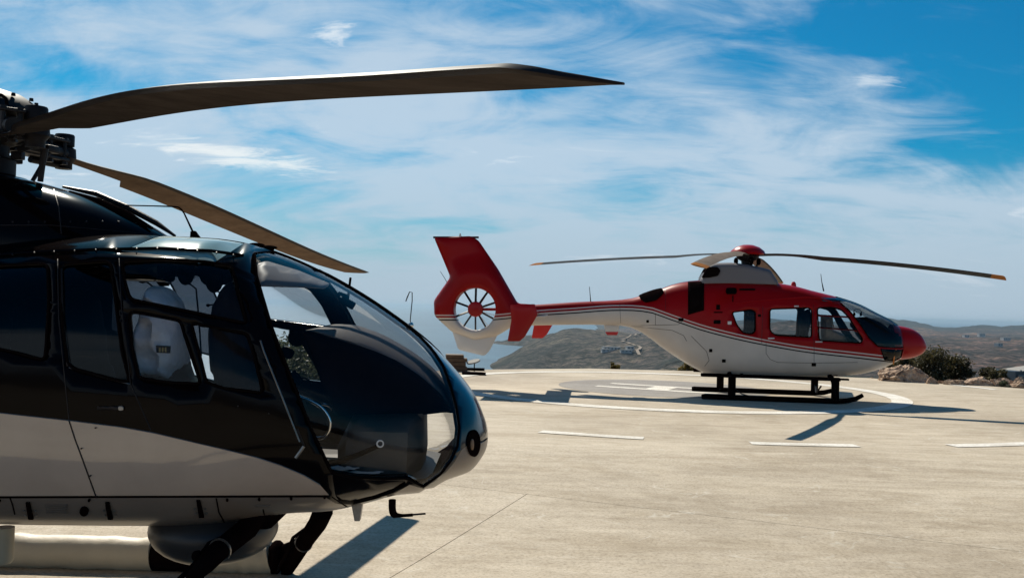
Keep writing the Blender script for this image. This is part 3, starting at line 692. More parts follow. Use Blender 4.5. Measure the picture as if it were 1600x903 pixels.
def shrub(x0, x1, ytop, ybase, d, label, m, n, leaf, seed, open_=0., cat='shrub', clumps=14):
    rnd = random.Random(seed); a = ray((x0 + x1) / 2, ybase); wd = (x1 - x0) / FPX * d; hh = (ybase - ytop) / FPX * d; zb = CAM_H + (ray((x0 + x1) / 2, ybase)[2]) / a[1] * d
    o = empty('shrub', (a[0] / a[1] * d, d, zb), 0, label, cat); cl = []
    gz = terr(o.location.x, d) - zb
    for k in range(clumps):
        t_ = rnd.uniform(.12, 1); cl.append((Vector((rnd.uniform(-.42, .42) * wd * (1 - .45 * t_), rnd.uniform(-.35, .35) * wd, hh * t_ * .86)), rnd.uniform(.13, .24) * min(wd, hh * 1.4)))
    bm = bmesh.new()
    for k in range(clumps):
        c, r_ = cl[k]; base = Vector((rnd.uniform(-.12, .12) * wd, rnd.uniform(-.1, .1), min(gz, 0) - .1)); mid = base.lerp(c, .5) + Vector((rnd.uniform(-.1, .1), rnd.uniform(-.1, .1), .08)) * wd
        tube(bm, [base, mid, c], [.035, .02, .008], 5)
    obj('stem', bm, 'bark', o, True)
    vs = []; fs = []
    for k in range(n):
        c, r_ = cl[rnd.randrange(clumps)]
        v = Vector((rnd.gauss(0, 1), rnd.gauss(0, 1), rnd.gauss(0, 1))); v = v.normalized() * r_ * (rnd.random() ** .45) * (1 + open_ * rnd.random() ** 3)
        p = c + v; s = leaf * rnd.uniform(.5, 1.2); nrm = Vector((rnd.uniform(-1, 1), rnd.uniform(-1, 1), rnd.uniform(-.6, 1.2))).normalized(); u = nrm.orthogonal().normalized(); u = Matrix.Rotation(rnd.uniform(0, 6.28), 3, nrm) @ u; w_ = nrm.cross(u)
        b0 = len(vs); vs += [p - u * s, p + w_ * s * .42, p + u * s, p - w_ * s * .42]; fs.append((b0, b0 + 1, b0 + 2, b0 + 3))
    me = bpy.data.meshes.new('foliage'); me.from_pydata(vs, [], fs); obj('foliage', me, m, o, False)
shrub(1418, 1482, 546, 600, 30.5, 'tall dark green shrub behind the boulder right of the red nose', 'leaf_dark', 8000, .055, 1, .9, clumps=30)
shrub(1468, 1516, 558, 602, 30.8, 'rounded dark green shrub right of the tallest shrub', 'leaf_dark', 5500, .055, 2, .9, clumps=24)
shrub(1388, 1432, 553, 592, 31.5, 'olive brown shrub half hidden behind the red nose cone', 'leaf_olive', 5000, .055, 3, .3)
shrub(1520, 1590, 577, 604, 30.2, 'low sprawling green shrub above the long rock ledge', 'leaf_dark', 5500, .05, 4, .5, clumps=18)
shrub(1510, 1524, 573, 600, 30.2, 'thin dry twiggy plant between the round and the sprawling shrub', 'leaf_olive', 350, .04, 5, .8, clumps=6)
shrub(1554, 1580, 594, 608, 27.1, 'small bright green weed growing between the rocks', 'leaf_grey', 500, .035, 6, .4, 'plant', 6)
shrub(952, 970, 567, 580, 31.5, 'small yellowish bush at the far edge below the small red tipped bumper of the boom', 'leaf_yellow', 1300, .04, 7, .2, clumps=9)
shrub(1054, 1092, 566, 584, 32, 'yellow green bush behind the rear belly of the red helicopter', 'leaf_yellow', 2200, .045, 8, .2, clumps=12)
shrub(405, 575, 528, 628, 21.2, 'loose grey green shrub seen through the black helicopter canopy', 'leaf_grey', 11000, .055, 9, .7, clumps=46)

# ---- things at the left edge of the pad, seen over the nose
d = 27.0
def wp(px, py, dd=d): a = ray(px, py); k = dd / a[1]; return Vector((a[0] * k, dd, CAM_H + a[2] * k))
p = wp(712, 578); o = empty('wooden_block', (p.x, p.y, 0), .1, 'weathered brown wooden block at the far pad edge beside a tilted board', 'block')
for k, (z0, z1, ww, x_) in enumerate(((0, .13, .62, 0), (.137, .25, .58, -.02), (.257, .36, .60, .01), (.367, .46, .50, -.04))):
    for q in range(3):
        bm = bmesh.new(); box(bm, (x_, -.15 + q * .16, (z0 + z1) / 2), (ww, .15, z1 - z0), None, .02); obj('beam', bm, 'wood', o)
p = wp(741, 578); o = empty('tilted_board', (p.x, p.y, 0), .05, 'tilted oval board on a single dark post at the far pad edge', 'board')
bm = bmesh.new(); tube(bm, [(0, 0, 0), (0, 0, .24)], .016, 8); obj('post', bm, 'matt_black', o)
bm = bmesh.new(); lathe(bm, [(0, -.02), (.17, -.018), (.18, 0), (.17, .02), (0, .02)], seg=28)
bmesh.ops.transform(bm, matrix=Matrix.Translation((-.03, 0, .27)) @ Matrix.Rotation(-.26, 4, 'Y') @ Matrix.Rotation(.35, 4, 'X') @ Matrix.Diagonal((1.1, .7, 1, 1)), verts=bm.verts[:]); obj('top', bm, 'roof_pale', o)
for i, (x0, x1, y_, dd) in enumerate(((728, 757, 577.5, 27.4), (722, 759, 582.3, 25.6))):
    a, b_ = wp(x0, y_, dd), wp(x1, y_, dd); bm = bmesh.new(); box(bm, ((b_.x - a.x) / 2, 0, .03), (b_.x - a.x, .3, .05), None, .01)
    o = obj('ground_plate', bm, 'matt_black'); o.location = (a.x, dd, .01); tag(o, ['thin black plate under the tilted board, farther of two', 'thin black plate on the concrete nearer than the tilted board'][i], 'plate')
#==PART3==
# ================================================================== RED AND WHITE HELICOPTER
RF = Frame((5.70, 21.19, 0), math.radians(-5))
red = empty('red_helicopter', (5.70, 21.19, 0), math.radians(-5), 'red and white twin engined helicopter with enclosed tail rotor parked on the marked circle', 'helicopter')
xn = RF.at(1417, 540)[0]; zn = RF.at(1417, 538)[1]
def A2(L, off=0): return [RF.at(x, y, off) for x, y in L]
top = A2([(1413, 522), (1405, 511), (1395, 503), (1370, 490), (1340, 475), (1310, 465), (1270, 455), (1230, 445), (1190, 440), (1150, 438), (1090, 438), (1060, 442), (1020, 456), (992, 465), (975, 468), (900, 472), (838, 476), (800, 478)]) + [(xn, zn)]
bot = A2([(1413, 553), (1404, 561), (1392, 568), (1370, 577), (1340, 584), (1300, 588), (1250, 590), (1150, 589), (1110, 586), (1085, 575), (1040, 547), (1000, 518), (975, 509), (940, 507.5), (880, 507.5), (838, 508.5), (800, 509.5)]) + [(xn, zn)]
X = lambda px: RF.at(px, 500)[0]
wid = [(xn, 0), (X(1411), .25), (X(1400), .42), (X(1380), .56), (X(1345), .68), (X(1300), .75), (X(1250), .77), (X(1150), .77), (X(1110), .73), (X(1070), .62), (X(1030), .46), (X(990), .32), (X(960), .26), (X(900), .22), (X(800), .16)]
mid = [(xn, zn), (X(1380), RF.at(1380, 545)[1]), (X(1300), RF.at(1300, 545)[1]), (X(1150), RF.at(1150, 535)[1]), (X(1060), RF.at(1060, 515)[1]), (X(990), RF.at(990, 490)[1]), (X(800), RF.at(800, 493)[1])]
RL = Loft(xn, top, bot, wid, mid, [(xn, 2), (X(1350), 2.4), (X(1250), 2.8), (X(1100), 2.8), (X(1030), 2.3), (X(800), 2.1)])
SC = pchip(*zip(*[RF.at(x, y, -.6 if x > 1000 else (-.25 if x > 830 else -.16)) for x, y in ((560, 501), (680, 500), (760, 500), (838, 493), (900, 489), (960, 485), (985, 485), (1010, 487), (1050, 500), (1100, 517), (1160, 532), (1200, 540), (1260, 550), (1330, 558), (1380, 564), (1440, 572))]))
stripe = lambda x, z: max(-.5, min(.5, z - SC(x)))
def RP_(P, r=0, step=5):
    if r: P = rounded(P, r)
    return [(lambda q: (q[0], RL.th(*q)))(RL.hit(RF, *p)) for p in subdiv(P, step)]
def path(L, fr, P, step=6): return [(lambda q: (q[0], L.th(*q)))(L.hit(fr, *p)) for p in subdiv(P, step, False)]
W1 = [(1144, 488), (1174, 484), (1180, 487), (1180, 518), (1174, 522), (1161, 520), (1151, 507)]
W2 = [(1203, 483), (1264, 481), (1268, 485), (1268, 527), (1212, 524), (1203, 517)]
W3a = [(1277, 481), (1300, 480), (1315, 484), (1325, 494), (1277, 491)]; W3b = [(1277, 493), (1326, 496), (1338, 515), (1277, 510)]; W3c = [(1277, 512), (1339, 517), (1348, 530), (1345, 536), (1280, 532)]
pil = path(RL, RF, [(1314, 474), (1328, 486), (1343, 505), (1358, 528), (1372, 541)])
ub = path(RL, RF, [(1372, 541), (1392, 543), (1408, 543)])
ye = .02
def center(x0, x1, up=True, y=ye, n=14): return [(x0 + (x1 - x0) * i / n, RL.thy(x0 + (x1 - x0) * i / n, y, up)) for i in range(n + 1)]
xs_ = pil[0][0]; xe = xn - .012
WS = pil + ub[1:] + [(xe, RL.thy(xe, .1))] + center(xe - .004, xs_, True)
lb = path(RL, RF, [(1376, 545), (1382, 562), (1398, 564), (1408, 558), (1411, 546)], 4)
regs = [('side_window', 0, RP_(W1, 4), 0), ('side_window', 0, RP_(W2, 5), 0), ('side_window', 0, RP_(W3a, 4), 0), ('side_window', 0, RP_(W3b, 2), 0), ('side_window', 0, RP_(W3c, 5), 0),
        ('windshield', 0, WS, 0), ('chin_window', 0, lb, 0)]
# the side windows are separate panes: give each its own key
for i in range(5): regs[i] = ('side_window%d' % i,) + regs[i][1:]
nm = {'joined': ('fuselage',)}; nm.update({'side_window%d' % i: 'side_window' for i in range(5)})
ms = {'fuselage': ['red_white_livery'], 'windshield': ['red_heli_glass'], 'chin_window': ['tinted_glass']}; ms.update({'side_window%d' % i: ['red_heli_glass'] for i in range(5)})
of = {'windshield': -.008, 'chin_window': -.008}; of.update({'side_window%d' % i: -.012 for i in range(5)})
skin(RL, 0.0, RL.U(X(800)), .045, .09, regs, ('fuselage', 0), red, ms, of, stripe, {'fuselage': .03}, nm)
def on(L, P, side=-1, off=.003):                 # points lying on the skin
    return [L.p(L.U(x), t, side) + L.nrm(L.U(x), t, side) * off for x, t in P]
def line(L, fr, parent, name, P, rad, m, side=(-1,), close=False, step=4, off=0.0, rnd=0):
    P = rounded(P, rnd) if rnd else P
    q = [(lambda w_: (w_[0], L.th(*w_)))(L.hit(fr, *p)) for p in subdiv(P, step, close)]
    if close: q.append(q[0])
    for s in side:
        bm = bmesh.new(); tube(bm, on(L, q, s, off), rad, 6); obj(name, bm, m, parent)
for P, r in ((W1, 4), (W2, 5), ([W3a[0], W3a[1], W3a[2], (1326, 495), (1338, 515), W3c[2], W3c[3], W3c[4]], 5)):
    line(RL, RF, red, 'window_seal', P, .014, 'rubber', (-1, 1), True, 4, 0, r)
line(RL, RF, red, 'window_bar', [(1278, 492), (1325, 495)], .012, 'rubber'); line(RL, RF, red, 'window_bar', [(1278, 511), (1338, 516)], .012, 'rubber')
line(RL, RF, red, 'window_bar', [(1300, 493), (1302, 511)], .010, 'rubber')
for s in (-1, 1):
    bm = bmesh.new(); tube(bm, on(RL, WS, s, 0) + [on(RL, WS[:1], s, 0)[0]], .012, 6); obj('windshield_seal', bm, 'rubber', red)
    bm = bmesh.new(); tube(bm, on(RL, lb + lb[:1], s, 0), .008, 6); obj('window_seal', bm, 'rubber', red)
for P in ([(1197, 536), (1197, 552), (1203, 561), (1215, 566), (1272, 567), (1340, 566)], [(1272, 548), (1272, 572)], [(1080, 525), (1104, 549), (1108, 563), (1101, 572)], [(990, 510), (1050, 516), (1068, 524), (1073, 533)],
          [(968, 468), (970, 508)], [(1024, 490), (1024, 508)], [(985, 509), (1060, 507), (1066, 502)], [(1192, 478), (1190, 536)], [(1271, 476), (1272, 548)], [(1040, 484), (1040, 440)]):
    line(RL, RF, red, 'panel_seam', P, .0045, 'dark_metal', (-1, 1))
def patch(L, fr, parent, name, P, m, side=(-1,), off=.004, th=.008, rnd=0, step=5):
    """a small panel following the skin"""
    P = rounded(P, rnd) if rnd else P
    Q = [L.hit(fr, *p) for p in subdiv(P, step)]
    xs = [q[0] for q in Q]; zs = [q[1] for q in Q]; h = max(max(xs) - min(xs), max(zs) - min(zs)) / 9
    grid = [(x, z) for x in np.arange(min(xs), max(xs), h) for z in np.arange(min(zs), max(zs), h) if inside((x, z), Q)]
    V, T = cdt_regions(grid, [Q], (-1e9, -1e9), (1e9, 1e9), h * .4)
    for s in side:
        vs = [L.p(L.U(v[0]), L.th(v[0], v[1]), s) + L.nrm(L.U(v[0]), L.th(v[0], v[1]), s) * off for v in V]; fs = []
        for t in T:
            if inside((sum(V[i][0] for i in t) / 3, sum(V[i][1] for i in t) / 3), Q): fs.append(t if s < 0 else t[::-1])
        me = bpy.data.meshes.new(name); me.from_pydata(vs, [], fs); o = obj(name, me, m, parent, True, 60)
        md = o.modifiers.new('thickness', 'SOLIDIFY'); md.thickness = th; md.offset = 0
patch(RL, RF, red, 'engine_intake_screen', [(1075, 441), (1100, 440), (1100, 485), (1075, 492)], 'matt_black', (-1, 1), .01)
patch(RL, RF, red, 'exhaust_opening', [(998, 465), (1010, 458), (1036, 452), (1037, 459), (1026, 470), (1008, 474)], 'matt_black', (-1, 1), .03, .03, rnd=4)
patch(RL, RF, red, 'air_scoop', [(1134, 450), (1151, 450), (1151, 460), (1134, 460)], 'matt_black', (-1, 1), .006, rnd=4)
for P in ([(1119, 476), (1125, 476), (1125, 484), (1119, 484)], [(1115, 500), (1126, 500), (1126, 506), (1115, 506)], [(1115, 487), (1129, 487), (1129, 489), (1115, 489)], [(1155, 451), (1180, 451), (1180, 454), (1155, 454)], [(1144, 462), (1146, 462), (1146, 472), (1144, 472)], [(1184, 491), (1189, 491), (1189, 495), (1184, 495)]):
    patch(RL, RF, red, 'access_cover', P, 'matt_black', (-1,), .003, .004, 1)
for P in ([(1241, 477.5), (1248, 477.5), (1248, 479.5), (1241, 479.5)], [(1200, 527.5), (1210, 527.5), (1210, 529.5), (1200, 529.5)], [(1274, 533), (1285, 533), (1285, 535), (1274, 535)], [(1137, 502), (1143, 502), (1143, 507), (1137, 507)]):
    patch(RL, RF, red, 'white_placard', P, 'white_paint', (-1,), .003, .004)
for P in ([(1108, 545), (1113, 545), (1113, 550), (1108, 550)], [(1128, 561), (1134, 561), (1134, 566), (1128, 566)], [(1010, 500), (1014, 500), (1014, 504), (1010, 504)], [(1268, 567), (1275, 567), (1275, 572), (1268, 572)], [(1156, 583), (1161, 583), (1161, 587), (1156, 587)], [(1060, 497), (1068, 497), (1068, 502), (1060, 502)]):
    patch(RL, RF, red, 'fuel_cap', P, 'matt_black', (-1,), .004, .006, 1)
# interior
def solid(fr, P, off, half, nm_, m, parent, r=3, h=.06, wr=0, lim=None):
    Q = [fr.at(x, y, off) for x, y in (rounded(P, r) if r else P)]
    def tf(x, z, de, dh):
        e = min(de / min(.09, half), 1); t_ = half * (.35 + .65 * math.sqrt(1 - (1 - e) ** 2))
        if wr: t_ += wr * (noise.fractal(Vector((x * 6, z * 6, half * 7)), 1, 2, 4) + 1.3 * (1 - abs(noise.noise(Vector((x * 7 + z * 4, z * 6 - x * 3, 3.3)))) * 3) * min(de / .05, 1))
        if lim: t_ = max(min(t_, lim(x, z)), .01)
        return t_
    bm = plate(Q, None, tf, h)
    for v in bm.verts: v.co.y += off
    return obj(nm_, bm, m, parent, True, 50)
solid(RF, [(1330, 506), (1338, 496), (1352, 495), (1372, 503), (1385, 512), (1400, 520), (1409, 532), (1406, 541), (1360, 541), (1345, 530)], 0, .42, 'instrument_panel', 'matt_black', red, 2, .06, 0, lambda x, z: RL.Y(x, z) - .04)
for off in (-.36, .36):
    solid(RF, [(1256, 486), (1264, 482), (1268, 496), (1262, 520), (1262, 535), (1300, 537), (1300, 545), (1248, 545), (1246, 530), (1252, 505)], off, .20, 'seat', 'matt_black', red, 2, .07)
solid(RF, [(1283, 493), (1298, 492), (1300, 515), (1318, 522), (1322, 534), (1284, 534)], -.38, .18, 'seat', 'tan_seat', red, 2, .07, .02)
def headset(fr, px, py, off, s, parent):
    c = fr.pt(px, py, off); bm = bmesh.new(); tube(bm, [c + Vector((math.cos(a) * s, 0, math.sin(a) * s * 1.1)) for a in np.linspace(-.1, PI + .1, 14)], s * .09, 6)
    for k in (-1, 1): ellipsoid(bm, c + Vector((k * s * .82, 0, -s * .35)), (s * .30, s * .4, s * .5), 10, 8)
    h = obj('headset', bm, 'rubber', parent)
    bm = bmesh.new(); tube(bm, [c + Vector((s * .5, 0, -s * .8)), c + Vector((s * .1, 0, -s * 2.0)), c + Vector((s * .4, 0, -s * 3))], s * .06, 5); obj('cable', bm, 'rubber', h)
headset(RF, 1340, 489, -.2, .085, red); headset(RF, 1174, 492, -.35, .09, red)
bm = bmesh.new(); q = [(x, RL.Y(x, RF.at(1280, 546)[1]) - .06) for x in np.linspace(X(1120), X(1395), 24)]; zf = RF.at(1280, 550)[1]
prev = None
for x, y in q:
    a, b_ = bm.verts.new((x, -y, zf)), bm.verts.new((x, y, zf))
    if prev: bm.faces.new((prev[0], a, b_, prev[1]))
    prev = (a, b_)
obj('cabin_floor', bm, 'liner', red, False)
bm = bmesh.new(); box(bm, (X(1128), 0, RF.at(1128, 515)[1]), (.03, 1.2, 1.0)); obj('rear_bulkhead', bm, 'liner', red, False)
# nose cone
ncx = RF.at(1447, 540)[0]; q = [(1400, 508), (1422, 513), (1436, 521), (1444, 532)]; q2 = [(1400, 562), (1420, 560), (1436, 555), (1444, 549)]
NL = Loft(ncx, A2(q) + [(ncx, RF.at(1447, 541)[1]), (X(1370), RF.at(1370, 503)[1])], A2(q2) + [(ncx, RF.at(1447, 541)[1]), (X(1370), RF.at(1370, 562)[1])], [(ncx, 0), (X(1444), .13), (X(1430), .26), (X(1410), .34), (X(1370), .36)], [(ncx, RF.at(1447, 541)[1]), (X(1370), RF.at(1370, 540)[1])], [(ncx, 2), (X(1370), 2.2)])
ncs = skin(NL, 0, NL.U(X(1392)), .03, .09, [], ('nose_cone', 0), red, {'nose_cone': ['red_paint']}, {}, None, {}, {'joined': ('nose_cone',)})
bm = bmesh.new(); tube(bm, [RF.pt(1378, 545, -.55), RF.pt(1382, 542.5, -.55), RF.pt(1402, 543, -.45)], .012, 8); obj('pitot_tube', bm, 'white_paint', red)
bm = bmesh.new(); tube(bm, [RF.pt(1400, 545, -.46), RF.pt(1397, 555, -.46), RF.pt(1396, 569, -.42)], [.012, .02, .014], 8); obj('orange_ribbon', bm, 'orange', red)
# mast fairing
mf = [(1091, 439), (1106, 413.5), (1118, 411.5), (1140, 411), (1168, 414), (1201, 422), (1213, 441), (1213, 449), (1091, 449)]
def shell(P, off, half, nm_, m, parent, edge=.10):
    Q = [RF.at(x, y, off) for x, y in P]; bm = plate(Q, None, lambda x, z, de, dh: max(half * (.55 + .45 * math.sqrt(1 - (1 - min(de / edge, 1)) ** 2)) - .10 * max(z - 2.45, 0), .02), .05)
    return obj(nm_, bm, m, parent, True, 50)
shell(rounded(mf, 3), 0, .40, 'mast_fairing', 'fairing_grey', red)
bm = bmesh.new(); q = [RF.at(x, y, -.4) for x, y in rounded([(1097, 434), (1106, 417), (1121, 417), (1126, 423), (1122, 431), (1108, 434)], 2)]
prism(bm, q, -.405, .405); obj('fairing_intake', bm, 'matt_black', red)
# canopy roof cap and small fittings
patch(RL, RF, red, 'roof_window', [(1281, 465), (1308, 466), (1320, 471), (1286, 471)], 'navy_paint', (-1, 1), .004)
line(RL, RF, red, 'door_rail', [(1232, 466), (1262, 464), (1282, 466), (1300, 472)], .02, 'red_paint', (-1, 1)); line(RL, RF, red, 'cowling_lip', [(1150, 474), (1180, 470), (1232, 466)], .014, 'red_paint', (-1, 1))
def smooth(P, k=6):
    out = []; n = len(P)
    for i in range(n - 1):
        a, b, c, d = (np.array(P[max(0, min(n - 1, j))], float) for j in (i - 1, i, i + 1, i + 2))
        for q in range(k): t = q / k; out.append(tuple(.5 * (2 * b + (c - a) * t + (2 * a - 5 * b + 4 * c - d) * t * t + (3 * b - a - 3 * c + d) * t ** 3)))
    return out + [tuple(P[-1])]
def stick(fr, parent, name, pts, off, rad, m): bm = bmesh.new(); tube(bm, [fr.pt(x, y, off) for x, y in pts], rad, 8); return obj(name, bm, m, parent)
stick(RF, red, 'whip_antenna', [(1282.5, 428), (1284, 440), (1287, 455)], 0, [.006, .008, .016], 'matt_black')
stick(RF, red, 'whip_antenna', [(921, 448), (922, 460), (923, 472)], 0, [.006, .008, .012], 'dark_metal')
stick(RF, red, 'tail_antenna', [(688, 424), (695, 435), (701, 446)], 0, [.005, .006, .009], 'dark_metal')
bm = bmesh.new(); lathe(bm, [(0, .09), (.03, .085), (.05, .05), (.06, 0), (.06, -.03), (0, -.03)], RF.pt(1240, 445, 0) + Vector((0, 0, -.02)), seg=16); obj('beacon_lamp', bm, 'bright_red', red)
# tail boom fittings
def fin(name, P, off, half, m, parent, r=1, hole=None, st=None):
    Q = [RF.at(x, y, off) for x, y in (rounded(P, r) if r else P)]
    bm = plate(Q, hole, lambda x, z, de, dh: half * (.25 + .75 * math.sqrt(min(de / .12, 1))), .07)
    for v in bm.verts: v.co.y += off
    return obj(name, bm, m, parent, True, 50)
fin('ventral_bumper', [(943, 506), (968, 506), (966, 518), (946, 518)], 0, .05, 'white_paint', red); fin('bumper_tip', [(945.5, 518.4), (966.5, 518.4), (964, 523.5), (949, 523.5)], 0, .055, 'bright_red', red)
stick(RF, red, 'boom_lamp', [(837, 495), (850, 494), (856, 492)], -.2, [.02, .03, .015], 'white_paint')
FH = RF.at(743, 483); FR = .475
FO = rounded([(678, 371), (737, 369), (748, 376), (778, 420), (809, 474), (840, 476), (840, 508), (806, 507), (776, 525), (742, 531), (706, 518), (679, 493), (678, 470), (704, 433)], 5)
def ft(x, z, de, dh):
    e = .2 + .8 * math.sqrt(1 - (1 - min(de / .28, 1)) ** 2); r_ = math.hypot(x - FH[0], z - FH[1]); up = sst(.75, 1.3, r_)
    b_ = .24 * (1 - up) + .085 * up; l = math.sqrt(1 - (1 - min(max(dh, 0) / .09, 1)) ** 2) * .28 + .72
    return max(b_ * e * l, .012)
o = obj('tail_fin', plate([RF.at(x, y) for x, y in FO], (FH, FR), ft, .06), 'red_white_livery', red, True, 50); add_stripe(o, stripe)
bm = bmesh.new(); lathe(bm, [(FR - .001, -.17), (FR + .02, -.17), (FR + .02, .17), (FR - .001, .17)], (FH[0], 0, FH[1]), 'Y', 56)
bmesh.ops.delete(bm, geom=[f for f in bm.faces if len(f.verts) > 10], context='FACES_ONLY'); dr = obj('fan_duct', bm, 'white_paint', red)
bm = bmesh.new(); lathe(bm, [(0, -.10), (.10, -.10), (.16, -.085), (.175, -.05), (.175, .06), (.15, .1), (0, .1)], (FH[0], 0, FH[1]), 'Y', 32); fh_ = obj('fan_hub', bm, 'red_paint', red)
for k in range(10):                               # fan blades at the uneven spacing of the real rotor
    a = math.radians([0, 30, 62, 108, 144, 178, 212, 250, 290, 325][k] - 88)
    bm = bmesh.new(); box(bm, (.32, 0, 0), (.30, .012, .062), Matrix.Rotation(.9, 3, 'X'), .003); bmesh.ops.transform(bm, matrix=Matrix.Translation((FH[0], -.02, FH[1])) @ Matrix.Rotation(-a, 4, 'Y'), verts=bm.verts[:]); obj('fan_blade', bm, 'dark_metal', fh_)
for k in range(10):
    a = math.radians(k * 36 + 13); bm = bmesh.new(); tube(bm, [(FH[0] + .15 * math.cos(a), .09, FH[1] + .15 * math.sin(a)), (FH[0] + (FR + .01) * math.cos(a + .12), .09, FH[1] + (FR + .01) * math.sin(a + .12))], .007, 6); obj('stator_vane', bm, 'white_paint', dr)
bm = bmesh.new(); tube(bm, [(FH[0] + .12, .07, FH[1]), (FH[0] + FR + .02, .07, FH[1] + .01)], .035, 10); obj('drive_shaft', bm, 'red_paint', red)
fin('ventral_fin', [(706, 515), (716, 546), (757, 556), (765, 548), (780, 518), (742, 526)], 0, .045, 'white_paint', red, 4)
fin('fin_cap', [(677, 369.5), (748, 369.5), (748, 372.5), (677, 372.5)], 0, .05, 'matt_black', red, 0)
bm = bmesh.new(); lathe(bm, [(0, .05), (.018, .045), (.02, 0), (.03, 0), (.03, -.04), (0, -.04)], RF.pt(719, 368, 0), seg=12); obj('tail_lamp', bm, 'white_paint', red)
EP = [(797, 476), (836, 475), (840, 492), (820, 526), (812, 533), (793, 533), (799, 500)]
fin('end_plate', EP, -1.3, .03, 'red_paint', red, 2); fin('end_plate', EP, -1.3, .03, 'bright_red', red, 2).location = (.34, 2.6, 0)
a, b_ = RF.at(799, 485, -1.2), RF.at(838, 485, -1.2); bm = bmesh.new(); box(bm, ((a[0] + b_[0]) / 2, 0, a[1] - .03), (b_[0] - a[0], 2.6, .05), None, .02); obj('tailplane', bm, 'red_paint', red)
# skids
sk = {}
for off in (-1.02, 1.02):
    z = .055; x0, x1 = RF.at(1096, 624, -1.02)[0], RF.at(1348, 629, -1.02)[0]
    bm = bmesh.new(); tube(bm, [(x0, off, z), (x0 + .05, off, z), (x1 - .55, off, z), (x1 - .32, off, z + .02), (x1 - .14, off, z + .07), (x1, off, z + .15)], [.048, .057, .057, .057, .052, .042], 12); sk[off] = obj('skid_tube', bm, 'matt_black', red)
    bm = bmesh.new(); box(bm, (x0 + 1.45, off * .78, .50), (2.9, .15, .075), None, .02); box(bm, (x0 + 2.95, off * .78, .505), (.25, .12, .04), None, .01); obj('boarding_step', bm, 'matt_black', red)
xa, xb = RF.at(1139, 600, -.5)[0], RF.at(1297, 600, -.5)[0]
for x in (xa, xb):
    bm = bmesh.new(); pts = [(x, y, zz) for y, zz in ((-1.02, .06), (-1.01, .16), (-.92, .34), (-.70, .50), (-.4, .56), (0, .58), (.4, .56), (.70, .50), (.92, .34), (1.01, .16), (1.02, .06))]
    tube(bm, pts, [.075, .065, .055, .05, .05, .05, .05, .05, .055, .065, .075], 10); obj('cross_tube', bm, 'matt_black', red)
    for y in (-.95, .95): bm = bmesh.new(); box(bm, (x, y, .3), (.16, .07, .40), None, .02); obj('leg_fairing', bm, 'matt_black', red)
    bm = bmesh.new(); box(bm, (x, 0, .60), (.35, .9, .10), None, .02); obj('skid_mount', bm, 'dark_metal', red)
bm = bmesh.new(); tube(bm, [(xa + .08, -.98, .22), (xa + .2, -1.0, .14), (xa + .35, -1.02, .10)], .014, 6); obj('ground_wheel_bracket', bm, 'dark_metal', red)
bm = bmesh.new(); tube(bm, [(xb - .08, .5, .25), (xb - .1, .3, .12), (xb - .05, .1, .28)], .02, 6); obj('step_bracket', bm, 'dark_metal', red)
# rotor
def blade(name, parent, hub, az, R, c0, zf, pf, r0, m, tip=None, root=(.9, 1.35), sweep=.45, thick=.10, rootc=.12, notch=True, skew=0):
    """zf, pf: height and pitch drop across the chord as functions of r; az local"""
    d = Vector((math.cos(az), math.sin(az), 0)); e = Vector((math.sin(az), -math.cos(az), 0))
    rs = list(np.linspace(r0, root[0], 5)) + list(np.linspace(root[0] + .03, root[1], 6)) + list(np.linspace(root[1] + .15, R - sweep - .05, 26)) + list(R - sweep * (1 - np.linspace(0, 1, 12) ** .8) * .999)
    bm = bmesh.new(); rings = []; N = 9
    for r in rs:
        f = sst(root[0], root[1], r); c = rootc + (c0 - rootc) * f; sA, sB = c / 2, -c / 2
        if notch: sB = -rootc / 2 + (-c0 / 2 + rootc / 2) * sst(root[1] - .12, root[1], r)
        if r > R - sweep: q = (r - (R - sweep)) / sweep; sA = sA + (sB - sA) * (q ** 3.0) * .97
        ring = []; zc = zf(r); dp = pf(r)
        for k in range(2 * N):
            t = k / N if k <= N else (2 * N - k) / N; up = 1 if k < N else -1
            if k in (0, N): up = 0
            s = sA + (sB - sA) * t; th = thick * max(sA - sB, .03) * (1.45 * math.sqrt(t) - 1.45 * t * (.55 + .45 * t)) * (1.25 if f < .5 else 1) + .003
            rr_ = r + skew * max(s, 0) / (c0 / 2) * sst(R - .6, R, r)
            ring.append(bm.verts.new(hub + d * rr_ + e * s + Vector((0, 0, zc + dp * s / c0 + up * th * (1 if up > 0 else .55)))))
        rings.append(ring)
    mi = []
    for i in range(len(rings) - 1):
        for k in range(2 * N):
            f = bm.faces.new((rings[i][k], rings[i][(k + 1) % (2 * N)], rings[i + 1][(k + 1) % (2 * N)], rings[i + 1][k]))
            if tip and rs[i] > R - tip: f.material_index = 1
            elif k in (0, 2 * N - 1): f.material_index = 2
    bm.faces.new(rings[0]); bm.faces.new(rings[-1][::-1]); bmesh.ops.recalc_face_normals(bm, faces=bm.faces[:])
    return obj(name, bm, [m, 'blade_tip', 'edge_strip'], parent, True, 50)
hz_ = RF.at(1168, 400)[1]; hx_ = RF.at(1168, 400)[0]; HB = Vector((hx_, 0, 0))
bm = bmesh.new(); lathe(bm, [(0, .20), (.12, .19), (.26, .14), (.36, .06), (.385, 0), (.37, -.02), (.30, -.03), (0, -.03)], (hx_, 0, hz_ + .05), seg=40); cap = obj('rotor_cap', bm, 'red_paint', red)
bm = bmesh.new(); lathe(bm, [(0, .06), (.22, .05), (.26, .0), (.2, -.08), (.12, -.12), (.10, -.5), (0, -.5)], (hx_, 0, hz_), seg=28); rhub = obj('rotor_hub', bm, 'hub_black', red)
